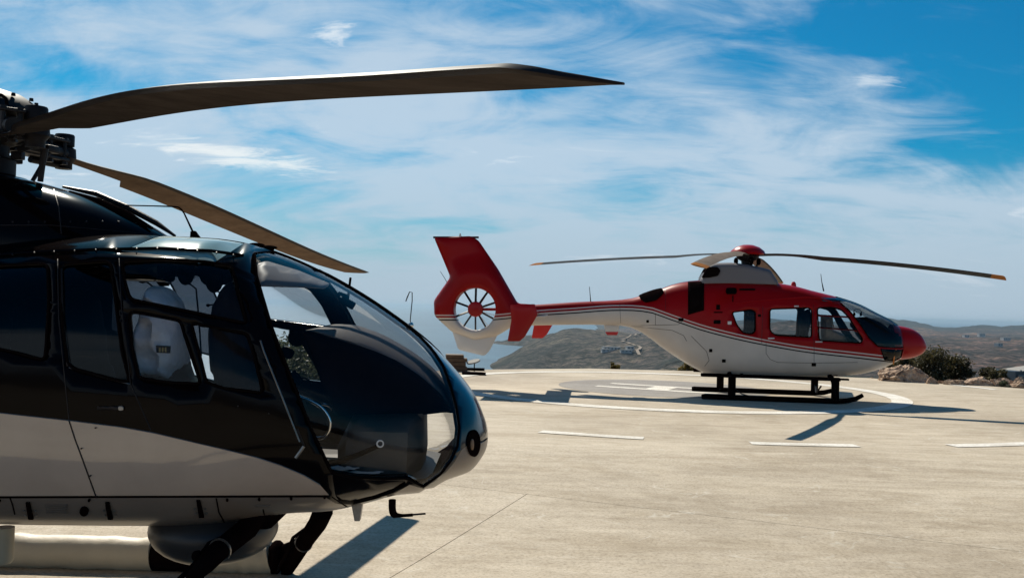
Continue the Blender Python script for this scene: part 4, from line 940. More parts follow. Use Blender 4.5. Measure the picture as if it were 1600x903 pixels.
for k, az in enumerate((157, 67, -23 + 2, -113)):
    la = math.radians(az + 5)
    o = blade('rotor_blade', rhub, HB, la, 5.15, .30, lambda r: hz_ + .04 * math.sin(min(r / 1.6, 1) * PI) - (.24, .46, .42, .50)[k] * (r / 5.15) ** 1.8, lambda r: .065, .25, 'blade_grey' if k in (0, 2) else 'blade_beige', .35, (.95, 1.6), .12, .12, .17, False)
    d = Vector((math.cos(la + .5), math.sin(la + .5), 0)); bm = bmesh.new(); tube(bm, [HB + d * .25 + Vector((0, 0, hz_ - .06)), HB + d * .18 + Vector((0, 0, hz_ - .42))], .018, 8); ellipsoid(bm, HB + d * .26 + Vector((0, 0, hz_ - .12)), (.05, .05, .08), 10, 8); obj('pitch_rod', bm, 'matt_black', rhub)
bm = bmesh.new(); lathe(bm, [(0, .03), (.24, .03), (.26, 0), (.24, -.03), (0, -.03)], (hx_, 0, hz_ - .34), seg=28); obj('swashplate', bm, 'dark_metal', red)
#==PART4==
# ================================================================== BLACK AND BEIGE HELICOPTER
BY = math.radians(.5); BF = Frame((-3.34, 6.0, -.2), BY)
blk = empty('black_helicopter', (-3.34, 6.0, -.2), BY, 'large black over beige helicopter close by on the left with bubble canopy and drooping blades', 'helicopter')
def B2(L, off=0): return [BF.at(x, y, off) for x, y in L]
bn, bz = BF.at(762.5, 683)
bx = lambda px, off=0: BF.at(px, 600, off)[0]
top = B2([(762, 672), (756, 650), (742, 618), (712, 578), (670, 535), (620, 496), (560, 456), (500, 423), (440, 397), (385, 380), (340, 374), (250, 370), (130, 374), (30, 382)]) + [(-.8, 2.32), (-1.6, 2.34), (-3, 2.15), (-6.3, 1.95), (bn, bz)]
bot = B2([(761, 697), (752, 716), (735, 735)], -.05) + B2([(700, 752), (660, 771)], -.2) + B2([(620, 786), (560, 801), (500, 812)], -.45) + B2([(440, 825), (350, 835), (250, 839), (100, 839), (0, 838)], -.65) + [(-.9, .68), (-1.6, .80), (-2.5, 1.15), (-3.5, 1.45), (-6.3, 1.55), (bn, bz)]
wid = [(bn, 0), (bn - .06, .27), (bn - .18, .46), (bn - .42, .66), (bn - .75, .81), (bn - 1.15, .92), (bn - 1.7, 1.0), (-.8, 1.0), (-1.6, .92), (-2.4, .66), (-3.2, .38), (-4.2, .25), (-6.3, .17)]
mid = [(bn, bz), (bn - .4, 1.12), (bn - 1.2, 1.32), (.5, 1.42), (-1.5, 1.5), (-3.4, 1.8), (-6.3, 1.75)]
BL = Loft(bn, top, bot, wid, mid, [(bn, 2.0), (bn - .5, 2.15), (bn - 1.2, 2.5), (bn - 1.7, 3.0), (-.8, 3.0), (-2.5, 2.4), (-6.3, 2)])
def h2(px, py): q = BL.hit(BF, px, py); return (q[0], BL.th(*q))
def BP(P, r=0, step=9, sd=-1):
    if r: P = rounded(P, r)
    return [(lambda q: (q[0], BL.th(*q)))(BL.hit(BF, *p, sd)) for p in subdiv(P, step)]
U1 = [(190, 408), (250, 405), (320, 408), (362, 415), (372, 455), (385, 505), (300, 487), (204, 467), (196, 440)]
U2 = [(202, 486), (281, 501), (290, 530), (313, 599), (262, 597), (217, 590), (207, 545)]
U3 = [(299, 504), (386, 521), (398, 560), (410, 613), (350, 606), (323, 597), (314, 560)]
U4 = [(94, 413), (172, 407), (180, 470), (190, 550), (203, 599), (150, 585), (106, 573), (97, 500)]
U5 = [(-70, 420), (0, 414), (74, 411), (76, 470), (70, 563), (20, 549), (-70, 530)]
pill = path(BL, BF, [(398, 396), (401, 430), (424, 508), (455, 590), (488, 672), (519, 738)], 8)
lowe = path(BL, BF, [(519, 738), (560, 746), (600, 748), (636, 747), (662, 760)], 8)
band = path(BL, BF, [(662, 760), (688, 741), (705, 719), (715, 697), (718, 668), (713, 634), (704, 602), (693, 572)], 6)
y0 = BL.Y(*BL.hit(BF, 693, 572))
xb0 = band[-1][0]; xt = pill[0][0] + .02
post = [(xb0 + (xt - xb0) * i / 20, BL.thy(xb0 + (xt - xb0) * i / 20, .03 + max(y0 - .03, 0) * (1 - min(i / 5, 1)) ** 2)) for i in range(1, 21)]
WSB = pill + lowe[1:] + band[1:] + post
F1 = [(204, 452), (245, 443), (372, 440), (470, 440), (488, 448), (506, 472), (524, 510), (400, 495), (205, 464)]
F2 = [(204, 474), (400, 504), (508, 523), (521, 548), (527, 588), (517, 597), (450, 589), (345, 596), (232, 566), (212, 548)]
fpil = [(lambda q: (q[0], BL.th(*q)))(BL.hit(BF, *p, 1)) for p in subdiv([(511, 438), (528, 460), (543, 485), (558, 514), (580, 560), (602, 630), (612, 690)], 8, False)]
y0f = BL.Y(*BL.hit(BF, 511, 438, 1)); xa_ = fpil[0][0]
mid_post = [p for p in post if p[0] < xb0 and p[0] > xa_ + .02]
WSF = fpil + [(band[0][0] - .25, lowe[-1][1])] + band + mid_post
chin = BP([(519, 741), (560, 749), (600, 750), (632, 750), (635, 756), (615, 768), (585, 779), (552, 787), (530, 785), (524, 776)], 3, 8)
door = path(BL, BF, [(-90, 640), (0, 645), (110, 657), (190, 667), (240, 676), (300, 690), (360, 704), (400, 714), (440, 727), (475, 742), (500, 757), (514, 773), (-90, 775)], 9)
dz_ = [BL.hit(BF, -90, y)[1] for y in (775, 640)]; dx_ = BL.hit(BF, -90, 700)[0]
for i in range(1, 9): door.append((dx_ + (-1.7 - dx_) * i / 8, BL.th(dx_ + (-1.7 - dx_) * i / 8, dz_[0] + .03 * i)))
for i in range(8, 0, -1): door.append((dx_ + (-1.7 - dx_) * i / 8, BL.th(dx_ + (-1.7 - dx_) * i / 8, dz_[1] - .01 * i)))
sx0 = h2(-110, 778)[0]
lowl = path(BL, BF, [(-110, 778.5), (508, 776.5), (524, 786), (545, 790), (588, 781), (620, 769), (640, 757), (664, 764), (692, 744), (710, 722), (722, 702), (735, 692)], 8)
under = lowl + [(bn, h2(745, 690)[1]), (bn, -PI / 2), (-6.3, -PI / 2), (-6.3, -.6), (-3, -.55), (sx0 - .6, lowl[0][1])]
navy = band + post + [(xt, PI / 2), (bn, PI / 2), (bn, -PI / 2), (band[0][0], -PI / 2)]
seam = BP([(-110, 775), (514, 773), (512, 776.6), (-110, 778.6)], 0, 12)
# green tinted roof window, one each side of the centre rib
gx0, gx1 = BF.at(258, 375)[0], BF.at(384, 380)[0] + .02
rw = [(gx0 + (gx1 - gx0) * i / 10, BL.thy(gx0 + (gx1 - gx0) * i / 10, .10)) for i in range(11)] + [(gx1 - (gx1 - gx0) * i / 10, BL.thy(gx1 - (gx1 - gx0) * i / 10, .74 - .04 * i / 10)) for i in range(11)]
regs = [('w%d' % i, 0, BP(P, r, 7), -1 if i < 3 else 0) for i, (P, r) in enumerate(((U1, 8), (U2, 8), (U3, 8), (U4, 12), (U5, 12)))]
regs += [('w0', 0, BP(F1, 6, 7, 1), 1), ('w1', 0, BP(F2, 6, 7, 1), 1)]
regs += [('windshield', 0, WSB, -1), ('windshield', 0, WSF, 1), ('roof_window', 0, rw, 0), ('chin_panel', 0, chin, 0), ('fuselage', 3, seam, 0), ('fuselage', 1, door, 0), ('fuselage', 2, under, 0), ('fuselage', 4, navy, 0)]
nm = {'joined': ('fuselage',), 'w0': 'door_window', 'w1': 'door_window', 'w2': 'door_window', 'w3': 'cabin_window', 'w4': 'cabin_window'}
ms = {'fuselage': ['black_paint', 'beige_paint', 'beige_shaded', 'matt_black', 'navy_paint'], 'windshield': ['clear_glass'], 'roof_window': ['skylight_glass'], 'chin_panel': ['black_paint'], 'w0': ['clear_glass'], 'w1': ['clear_glass'], 'w2': ['clear_glass'], 'w3': ['tinted_glass'], 'w4': ['tinted_glass']}
of = {'windshield': -.004, 'roof_window': -.006, 'chin_panel': -.012}; of.update({'w%d' % i: -.012 for i in range(5)})
skin(BL, 0.0, BL.U(-6.3), .035, .07, regs, ('fuselage', 0), blk, ms, of, None, {'fuselage': .035}, nm)
for P, r in ((U1, 8), (U2, 8), (U3, 8), (U4, 12), (U5, 12)): line(BL, BF, blk, 'window_seal', P, .007, 'rubber', (-1,) if P in (U1, U2, U3) else (-1, 1), True, 6, 0, r)
for s, q in ((-1, WSB), (1, WSF)):
    bm = bmesh.new(); tube(bm, on(BL, q, s, 0) + on(BL, q[:1], s, 0), .007, 6); obj('windshield_seal', bm, 'rubber', blk)
line(BL, BF, blk, 'panel_seam', [(108, 657), (117, 685), (130, 720), (150, 775)], .004, 'dark_metal'); line(BL, BF, blk, 'panel_seam', [(338, 778), (342, 800), (351, 816)], .004, 'matt_black')
line(BL, BF, blk, 'panel_seam', [(16, 778), (20, 790), (23, 803)], .004, 'matt_black'); line(BL, BF, blk, 'panel_seam', [(411, 795), (415, 812), (425, 822)], .004, 'matt_black'); line(BL, BF, blk, 'panel_seam', [(519, 776), (540, 790), (566, 801)], .004, 'matt_black')
line(BL, BF, blk, 'gutter', [(-80, 401), (0, 399), (60, 394), (150, 390), (250, 388), (330, 392), (380, 399)], .010, 'black_paint', (-1, 1))
line(BL, BF, blk, 'seat_rail_trim', [(108, 574), (150, 586), (203, 600)], .004, 'grey_metal'); line(BL, BF, blk, 'window_trim', [(96, 420), (97, 500), (106, 572)], .006, 'dark_metal')
line(BL, BF, blk, 'paint_edge', [(-90, 640), (0, 645), (110, 657), (190, 667), (240, 676), (300, 690), (360, 704), (400, 714), (440, 727), (475, 742), (500, 757)], .0025, 'grey_metal')
patch(BL, BF, blk, 'door_handle', [(153, 634.5), (186, 634.5), (186, 640), (153, 640)], 'dark_metal', (-1, 1), .006)
patch(BL, BF, blk, 'door_handle', [(186, 634), (194, 634), (194, 641), (186, 641)], 'grey_metal', (-1, 1), .008, rnd=3)
line(BL, BF, blk, 'door_strut', [(407, 532), (412, 548), (440, 618), (468, 690)], .005, 'grey_metal'); line(BL, BF, blk, 'door_lever', [(475, 697), (462, 715)], .009, 'grey_metal'); line(BL, BF, blk, 'door_lever', [(464, 670), (475, 697)], .007, 'dark_metal')
for x, y in ((46, 796), (170, 796), (312, 793)):
    patch(BL, BF, blk, 'latch', [(x - 5, y - 13), (x + 1, y - 13), (x + 7, y + 13), (x - 1, y + 13)], 'matt_black', (-1, 1), .006)
    for dx, dy in ((-8, 1), (9, 1), (-6, 8), (11, 8)): patch(BL, BF, blk, 'rivet', [(x + dx - 1.5, y + dy - 1.2), (x + dx + 1.5, y + dy - 1.2), (x + dx + 1.5, y + dy + 1.2), (x + dx - 1.5, y + dy + 1.2)], 'grey_metal', (-1,), .004, .004)
def dot(x, y, r, m, nm_): patch(BL, BF, blk, nm_, [(x + r * math.cos(a), y + r * math.sin(a)) for a in np.linspace(0, 2 * PI, 13)[:-1]], m, (-1,), .006)
dot(132, 797, 7, 'matt_black', 'vent_hole')
for x, y in ((405, 778.5), (455, 777), (507, 775), (355, 779.5), (140, 780), (0, 781)): dot(x, y, 2.0, 'matt_black', 'fastener')
for k in range(5): patch(BL, BF, blk, 'placard', [(71 + k * .4, 787.5 + k * 3), (106, 787.5 + k * 3), (106, 789 + k * 3), (71 + k * .4, 789 + k * 3)], 'placard', (-1,), .003, .003)
patch(BL, BF, blk, 'placard', [(399, 788), (423, 788), (423, 791), (399, 791)], 'placard', (-1,), .003, .003, 1)
line(BL, BF, blk, 'vent_ring', [(594 + 5 * math.cos(a), 693 + 5 * math.sin(a)) for a in np.linspace(0, 2 * PI, 17)[:-1]], .0045, 'white_paint', (-1, 1), True, 9)
for x, y in ((20, 396), (54, 393), (85, 391.5), (117, 390), (150, 388.5), (182, 387.5), (214, 386.5), (246, 386), (278, 387.5), (308, 389.5), (338, 393), (364, 396.5)): dot(x, y + 3.5, 1.0, 'dark_metal', 'fastener')
for x, y in ((372, 634), (420, 646), (150, 668), (128, 700), (142, 742)): dot(x, y, 1.2, 'dark_metal', 'fastener')
line(BL, BF, blk, 'panel_seam', [(90, 405), (92, 500), (100, 580), (108, 657)], .003, 'dark_metal'); line(BL, BF, blk, 'panel_seam', [(186, 404), (190, 480), (204, 600), (236, 672)], .003, 'dark_metal')
# nose landing lamp in its dark well
patch(BL, BF, blk, 'lamp_well', [(739 + 10 * math.cos(a), 692 + 21 * math.sin(a)) for a in np.linspace(0, 2 * PI, 21)[:-1]], 'matt_black', (-1, 1), .005)
patch(BL, BF, blk, 'landing_lamp', [(735 + 2.2 * math.cos(a), 694 + 8.5 * math.sin(a)) for a in np.linspace(0, 2 * PI, 17)[:-1]], 'lamp_glass', (-1, 1), .012)
# engine cowling
c1 = BF.at(266, 371)[0]
CL = Loft(c1, B2([(258, 367), (240, 356), (200, 335), (150, 312), (100, 296), (60, 285), (0, 273), (-60, 266)]) + [(-.6, BF.at(-60, 264)[1] + .03), (-1.8, 2.65), (-2.6, 2.25), (c1, BF.at(266, 374)[1])],
          [(c1, 2.1), (0, 2.1), (-2.6, 2.0)], [(c1, .1), (c1 - .12, .26), (c1 - .4, .42), (c1 - .8, .52), (0, .60), (-1.8, .5), (-2.6, .3)], [(c1, 2.12), (0, 2.2), (-2.6, 2.1)], [(c1, 2.4), (0, 2.6), (-2.6, 2.2)])
skin(CL, 0, CL.U(-2.6), .04, .08, [], ('engine_cowling', 0), blk, {'engine_cowling': ['black_paint']}, {}, None, {}, {'joined': ('engine_cowling',)})
line(CL, BF, blk, 'panel_seam', [(0, 352), (80, 352), (170, 360), (230, 366)], .003, 'dark_metal'); line(CL, BF, blk, 'panel_seam', [(84, 296), (92, 325), (96, 365)], .003, 'dark_metal')
for px_ in (20, 45, 70, 110, 135, 160, 185): patch(CL, BF, blk, 'fastener', [(px_ - 1.3, 346), (px_ + 1.3, 346), (px_ + 1.3, 348.6), (px_ - 1.3, 348.6)], 'dark_metal', (-1,), .004, .004)
stick(BF, blk, 'cowling_rail', [(98, 292), (150, 303), (200, 325), (245, 349), (274, 369)], .05, [.008, .018, .020, .018, .008], 'dark_metal')
stick(BF, blk, 'intake_slot', [(108, 300), (150, 314), (200, 336), (238, 357)], -.10, [.01, .022, .022, .01], 'matt_black')
# canopy fittings
stick(BF, blk, 'bent_antenna', [(196, 321), (240, 322), (272, 323), (279, 324), (284, 328), (288, 334), (303, 366)], 0, [.004, .004, .005, .005, .005, .005, .007], 'matt_black')
bm = bmesh.new(); q = [BF.at(x, y) for x, y in ((298, 376), (299, 362), (305, 361), (316, 376))]; prism(bm, q, -.02, .02); obj('antenna_foot', bm, 'matt_black', blk)
for x, y in ((401, 382.5), (421, 386.5)):
    c = BF.pt(x, y, 0); bm = bmesh.new(); ellipsoid(bm, c, (.05, .06, .012), 16, 8); ellipsoid(bm, c - Vector((0, 0, .014)), (.03, .04, .02), 12, 8); obj('roof_vent', bm, 'matt_black', blk)
st = BF.pt(641, 503, 0); stick(BF, blk, 'hooked_wire', [(642, 510), (641, 500), (644, 470), (644, 457), (640, 456), (637, 463), (634, 471)], 0, [.004, .003, .003, .003, .003, .004, .003], 'dark_metal')
bm = bmesh.new(); ellipsoid(bm, BF.pt(642, 508, 0), (.018, .02, .02), 12, 8); obj('wire_foot', bm, 'bright_metal', blk)
stick(BF, blk, 'pitot_tube', smooth([(613, 780), (613, 795), (616, 803), (626, 805), (645, 804)]), -.25, [.022] * 14 + [.019, .016, .014, .013, .012] + [.010] * 6, 'matt_black'); stick(BF, blk, 'pitot_tip', [(640, 804), (665, 802)], -.25, .006, 'dark_metal')
bm = bmesh.new(); prism(bm, [BF.at(x, y, -.3) for x, y in ((550, 785), (567, 785), (563, 812), (555, 812))], -.33, -.27); obj('drain_mast', bm, 'grey_metal', blk)
# belly pod
pc = BF.pt(335, 829, -.25); bm = bmesh.new(); ellipsoid(bm, (pc.x, -.25, pc.z + .02), (.37, .42, .20), 32, 20); obj('belly_pod', bm, 'pod_grey', blk)
# --- inside the cabin
def bsolid(P, off, half, nm_, m, parent=None, r=8, h=.045, wr=0, lim=None): return solid(BF, P, off, half, nm_, m, parent or blk, r, h, wr, lim)
seatP = [(238, 452), (247, 446), (262, 452), (276, 470), (285, 495), (289, 530), (289, 570), (276, 591), (236, 583), (233, 596), (218, 588), (209, 568), (219, 530), (228, 487)]
s1 = bsolid([(240, 455), (255, 452), (276, 490), (284, 540), (300, 590), (330, 610), (330, 650), (215, 650), (213, 600), (230, 520)], -.42, .17, 'seat', 'seat_leather')
bsolid(seatP, -.47, .20, 'seat_cover', 'seat_cover', s1, 5, .014, .030)
o = s1; 
bm = bmesh.new(); q = [BF.at(x, y, -.67) for x, y in ((250, 539), (271, 540), (270, 551), (251, 550))]; prism(bm, q, -.735, -.71); lab = obj('pocket_label', bm, 'matt_black', s1)
mat('label_print', (.35, .25, .08), .6)
for k in range(3):
    bm = bmesh.new(); q = [BF.at(x, y, -.67) for x, y in ((255 + k * 4.5, 542), (257.5 + k * 4.5, 542), (257.5 + k * 4.5, 549), (255 + k * 4.5, 549))]; prism(bm, q, -.738, -.734); obj('label_print', bm, 'label_print', s1)
front = [(351, 452), (364, 440), (377, 442), (392, 470), (404, 530), (415, 590), (470, 620), (480, 650), (350, 650), (343, 600), (333, 560), (331, 520), (338, 480)]
bsolid(front, -.44, .22, 'seat', 'seat_leather'); q_ = [(x - 45, y + 6) for x, y in front]
bsolid([(366, 470), (378, 460), (392, 475), (400, 530), (412, 590), (440, 620), (440, 650), (362, 650), (356, 560)], .5, .2, 'seat', 'seat_leather')
for off in (-.6, -.15, .3):
    bsolid([(40, 470), (60, 462), (82, 480), (95, 560), (150, 590), (150, 640), (40, 640), (28, 540)], off, .2, 'seat', 'seat_leather')
for off in (-.45, .2):
    bsolid([(112, 455), (130, 448), (148, 470), (160, 560), (178, 600), (178, 650), (110, 650), (100, 540)], off, .2, 'seat', 'seat_leather')
lim = lambda x, z: BL.Y(x, z) - .055
g_t = B2([(506, 512), (512, 507), (540, 507), (580, 518), (625, 540), (665, 568), (695, 602), (710, 628)]); g_b = B2([(506, 518), (514, 560), (525, 605), (536, 646), (600, 647), (660, 646), (695, 642), (710, 640)])
gn = BF.at(714, 635)[0]; ft_, fb_ = pchip(*zip(*g_t)), pchip(*zip(*g_b)); gxs = [x for x, z in g_t]
gw = [(x, max(min(.66, BL.Y(x, ft_(x)) - .05, BL.Y(x, (ft_(x) + fb_(x)) / 2) - .06), .03)) for x in np.linspace(gxs[0], gxs[-1], 16)]
gzn = BF.at(714, 636)[1]
GL = Loft(gn, g_t + [(gn, gzn)], g_b + [(gn, gzn)], gw + [(gn, 0)], [(x, ft_(x) * .72 + fb_(x) * .28) for x in np.linspace(gxs[0], gxs[-1], 12)] + [(gn, gzn)], [(gxs[0], 2.6), (gn, 2.2)])
gtop = [(gxs[0] - .1, .55), (gxs[0] + .5, .45), (gxs[-3], .35), (gn, .3), (gn, PI / 2), (gxs[0] - .1, PI / 2)]  # top band given a lighter colour as its highlight
skin(GL, 0.02, GL.U(gxs[0]), .03, .08, [('glareshield', 1, gtop, 0)], ('glareshield', 0), blk, {'glareshield': ['matt_black', 'dash_highlight']}, {}, None, {}, {'joined': ('glareshield',)})
patch(BL, BF, blk, 'canopy_reflection', [(405, 404), (420, 400), (470, 415), (520, 436), (511, 443), (470, 441), (407, 440)], 'reflection_grey', (-1,), -.035, .006, 4)  # added grey panel, paints the sky and sun reflection of the canopy glass
bsolid([(560, 640), (664, 640), (665, 700), (660, 738), (600, 744), (540, 745), (535, 690)], -.02, .5, 'console', 'trim_brown', None, 2, .05, 0, lim)
bm = bmesh.new(); z = BF.at(560, 744, -.5)[1]; prev = None
for x in np.linspace(-1.5, BF.at(676, 742, -.3)[0], 40):
    y = max(BL.Y(x, z) - .05, .02); a, b_ = bm.verts.new((x, -y, z)), bm.verts.new((x, y, z))
    if prev: bm.faces.new((prev[0], a, b_, prev[1]))
    prev = (a, b_)
obj('cabin_floor', bm, 'trim_brown', blk, False)
bm = bmesh.new(); prism(bm, [(bx(20, -.5), 1.0), (bx(20, -.5), 2.2), (bx(20, -.5) - .05, 2.2), (bx(20, -.5) - .05, 1.0)], -.86, .86); obj('rear_bulkhead', bm, 'liner', blk, False)
bm = bmesh.new(); tube(bm, [BF.pt(x, y, -.55) for x, y in smooth([(462, 618), (485, 626), (503, 637), (515, 655), (514, 672), (505, 683), (490, 684)])], .011, 10); obj('grab_rail', bm, 'bright_metal', blk)
bm = bmesh.new(); tube(bm, [BF.pt(x, y, -.35) for x, y in smooth([(495, 634), (505, 631), (515, 634), (520, 640)])], .009, 8); obj('grab_rail', bm, 'bright_metal', blk)
bm = bmesh.new(); tube(bm, [BF.pt(x, y, -.6) for x, y in ((512, 724), (530, 721), (555, 712), (590, 697))], [.02, .018, .015, .012], 8); obj('floor_hose', bm, 'rubber', blk)
c = BF.pt(464, 527, .15); bm = bmesh.new(); ellipsoid(bm, c, (.058, .06, .06), 16, 12); box(bm, c + Vector((.0, 0, .045)), (.09, .08, .04), None, .01); box(bm, c + Vector((-.06, 0, -.10)), (.08, .08, .06), Matrix.Rotation(.4, 3, 'Y'), .015); cp = obj('compass', bm, 'rubber', blk)
bm = bmesh.new(); tube(bm, [BF.pt(476, 532, .15), BF.pt(503, 575, .15), BF.pt(532, 640, .15)], [.028, .034, .045], 10); obj('control_column', bm, 'seat_leather', blk)
bm = bmesh.new(); tube(bm, [BF.pt(470, 600, .1), BF.pt(462, 590, .1), BF.pt(455, 583, .1)], .03, 8); tube(bm, [BF.pt(475 + 11 * math.cos(a), 602 + 11 * math.sin(a), .1) for a in np.linspace(0, 2 * PI, 17)], .006, 6); obj('control_grip', bm, 'rubber', blk)
c = BF.pt(543, 473, .25); bm = bmesh.new(); box(bm, c, (.10, .05, .05), Matrix.Rotation(.5, 3, 'Y'), .01); box(bm, c + Vector((-.03, 0, .05)), (.07, .04, .025), Matrix.Rotation(.3, 3, 'Y'), .008); tube(bm, [c, c + Vector((.03, -.1, .16))], .008, 6); obj('mirror_bracket', bm, 'rubber', blk)
for px, py, off, s in ((305, 425, .3, .10), (238, 422, .3, .085), (350, 436, .0, .08), (120, 420, -.3, .09)):
    c = BF.pt(px, py, off); bm = bmesh.new(); ellipsoid(bm, c + Vector((-.06, 0, 0)), (.055, .08, .09), 12, 8); ellipsoid(bm, c + Vector((.07, .04, .005)), (.055, .08, .09), 12, 8)
    tube(bm, [c + Vector((math.cos(a) * .1, 0, .03 + math.sin(a) * .11)) for a in np.linspace(0, PI, 10)], .012, 6); hs = obj('headset', bm, 'rubber', blk)
    bm = bmesh.new(); tube(bm, [c + Vector((-.06, 0, -.06)), c + Vector((.01, 0, -.11)), c + Vector((.035, 0, -.3)), c + Vector((.06, 0, -.55))], .006, 5); obj('cable', bm, 'rubber', hs)
bm = bmesh.new(); tube(bm, [BF.pt(338, 475, -.3), BF.pt(326, 477, -.3)], .005, 6); ellipsoid(bm, BF.pt(325, 477, -.3), (.012, .012, .010), 8, 6); obj('microphone', bm, 'rubber', blk)
# folded papers on the cabin floor
o = empty('folded_papers', BF.loc, BY, 'crumpled white papers on the cabin floor behind the canopy of the black helicopter', 'paper')
for k, (px, py, sc, ro) in enumerate(((545, 738, .15, .2), (560, 735, .12, -.4), (532, 740, .10, .9))):
    c = BF.pt(px, py, -.55); bm = bmesh.new(); bmesh.ops.create_grid(bm, x_segments=8, y_segments=8, size=1)
    for v in bm.verts: v.co = Vector((v.co.x * sc, v.co.y * sc * .8, .02 * k + .015 + .012 * noise.noise(v.co * 3 + Vector((k, 0, 0)))))
    bmesh.ops.transform(bm, matrix=Matrix.Translation((c.x, c.y, z)) @ Matrix.Rotation(ro, 4, 'Z'), verts=bm.verts[:]); obj('sheet', bm, 'white_mark', o)
# --- rotor
zh = BF.at(-25, 212)[1]; H = Vector((0, 0, 0))
def edge_fit(pxs, az, s, deg, lo=0):
    az_ = az; d = np.array([math.cos(az_), math.sin(az_)]); e = np.array([math.sin(az_), -math.cos(az_)]); hub = BF.loc[:2]; R_, Z_ = [], []
    for px, py in pxs:
        a = ray(px, py); k = (s + hub @ e) / (a[:2] @ e); R_.append((a[:2] * k - hub) @ d); Z_.append(CAM_H + a[2] * k - BF.loc[2])
    return np.polyfit(R_, Z_, deg), (min(R_), max(R_)), list(zip(R_, Z_))
def fits(topL, botL, az, dg=3):
    (a, ra, _), (b, rb, _) = edge_fit(topL, az, .175, dg), edge_fit(botL, az, -.175, dg)
    def ev(c_, q, r): k = min(max(r, q[0] + .1), q[1] - .1); return np.polyval(c_, k) + np.polyval(np.polyder(c_), k) * (r - k)
    za = lambda r: ev(a, ra, r); zb = lambda r: ev(b, rb, r)
    return lambda r: float((za(r) + zb(r)) / 2), lambda r: float(min(max(za(r) - zb(r), -.12), .14))
az1, az2 = math.radians(-48.3), math.radians(72.4)
f1 = fits([(60, 181), (100, 168), (150, 153), (200, 142), (300, 132), (400, 126), (500, 122), (600, 117), (700, 112), (800, 107), (830, 108)], [(60, 206), (100, 205), (143, 202), (200, 190), (300, 173), (400, 163), (500, 157), (560, 152), (650, 149), (750, 143), (850, 138), (930, 135), (965, 133)], az1, 5)
f2 = fits([(150, 252), (250, 285), (340, 322), (400, 352), (480, 385), (530, 408)], [(137, 274), (200, 297), (300, 337), (350, 358), (430, 390), (500, 415), (545, 427)], az2)
bm = bmesh.new(); lathe(bm, [(0, .30), (.10, .295), (.22, .26), (.33, .19), (.36, .14), (.30, .10), (0, .10)], (0, 0, zh), seg=40)
for a in np.linspace(0, 2 * PI, 13)[:-1]: lathe(bm, [(0, .02), (.012, .018), (.014, 0), (0, 0)], (.29 * math.cos(a), .29 * math.sin(a), zh + .225), seg=8)
hc_ = obj('hub_cap', bm, 'hub_black', blk)
bm = bmesh.new(); lathe(bm, [(0, .12), (.24, .11), (.27, .05), (.24, -.02), (.15, -.06), (.15, -.13), (.19, -.15), (.19, -.24), (.13, -.28), (.13, -.75), (0, -.75)], (0, 0, zh), seg=36)
for k in range(18):
    a = k * PI / 9; box(bm, (.22 * math.cos(a), .22 * math.sin(a), zh - .12 + .1 * (k % 3)), (.07, .05, .05), Matrix.Rotation(a, 3, 'Z'), .006)
bh = obj('rotor_hub', bm, 'hub_black', blk)
bm = bmesh.new(); lathe(bm, [(0, .04), (.26, .04), (.29, .02), (.29, -.03), (.22, -.06), (0, -.06)], (0, 0, zh - .30), seg=36); obj('swashplate', bm, 'dark_metal', blk)
for k, (az, f) in enumerate(((az1, f1), (az2, f2), (math.radians(192), f2))):
    la = az - BY; d = Vector((math.cos(la), math.sin(la), 0)); e = Vector((math.sin(la), -math.cos(la), 0)); zr = f[0](1.15)
    bl = blade('rotor_blade', bh, H, la, 5.20, .35, f[0], f[1], .62, 'blade_brown' if k == 0 else 'blade_pale', None, (.80, 1.45), .11, .085, .13, True, .035)
    R3 = Matrix.Rotation(la, 3, 'Z'); U_ = Vector((0, 0, 1))
    # sleeve: two clevis plates, elastomer block, damper cylinder, bolts
    bm = bmesh.new(); z0 = zh + .02
    for dz in (.055, -.075): box(bm, d * .42 + U_ * (z0 + dz), (.48, .14, .022), R3, .008)
    box(bm, d * .32 + U_ * (z0 - .01), (.20, .20, .13), R3, .03)
    tube(bm, [d * .22 + U_ * z0, d * .70 + U_ * ((z0 + f[0](.70)) / 2)], [.08, .05], 12)
    for r_ in (.50, .63):
        for w_ in (-.045, .045):
            c = d * r_ + e * w_ + U_ * (z0 - .01); tube(bm, [c - U_ * .09, c + U_ * .07], .016, 8); tube(bm, [c + U_ * .06, c + U_ * .085], .026, 6); tube(bm, [c - U_ * .10, c - U_ * .08], .026, 6)
    sl_ = obj('blade_sleeve', bm, 'dark_metal', bh)
    bm = bmesh.new(); c = (d * .60 - e * .14 if k == 0 else d * .70 - e * .02) + U_ * (z0 - .04 if k == 0 else f[0](.70) + .03); lathe(bm, [(0, .14), (.06, .14), (.065, .13), (.065, .06), (.05, .055), (.075, .04), (.08, -.03), (.055, -.06), (.055, -.10), (0, -.10)], c, seg=24); tube(bm, [c + U_ * -.08 - d * .3, c - U_ * .08 + d * .04], .022, 8); obj('damper', bm, 'hub_black', bh)
    bm = bmesh.new(); c = d * .42 + e * .13 + U_ * (z0 - .04); tube(bm, [c, d * .27 + e * .10 + U_ * (zh - .30)], .014, 8); box(bm, c, (.10, .06, .05), R3, .01); tube(bm, [c, d * .60 + U_ * z0], .022, 8); obj('pitch_rod', bm, 'dark_metal', bh)
    bm = bmesh.new(); tube(bm, [d * .25 + U_ * (zh + .2), d * .38 + U_ * (zh + .20), d * .50 + U_ * (zh + .16), d * .55 + U_ * (zh + .08)], .010, 6); obj('bonding_cable', bm, 'rubber', bh)
stick(BF, blk, 'scissor_link', [(70, 232), (66, 258), (63, 284)], -.05, [.024, .020, .018], 'dark_metal')
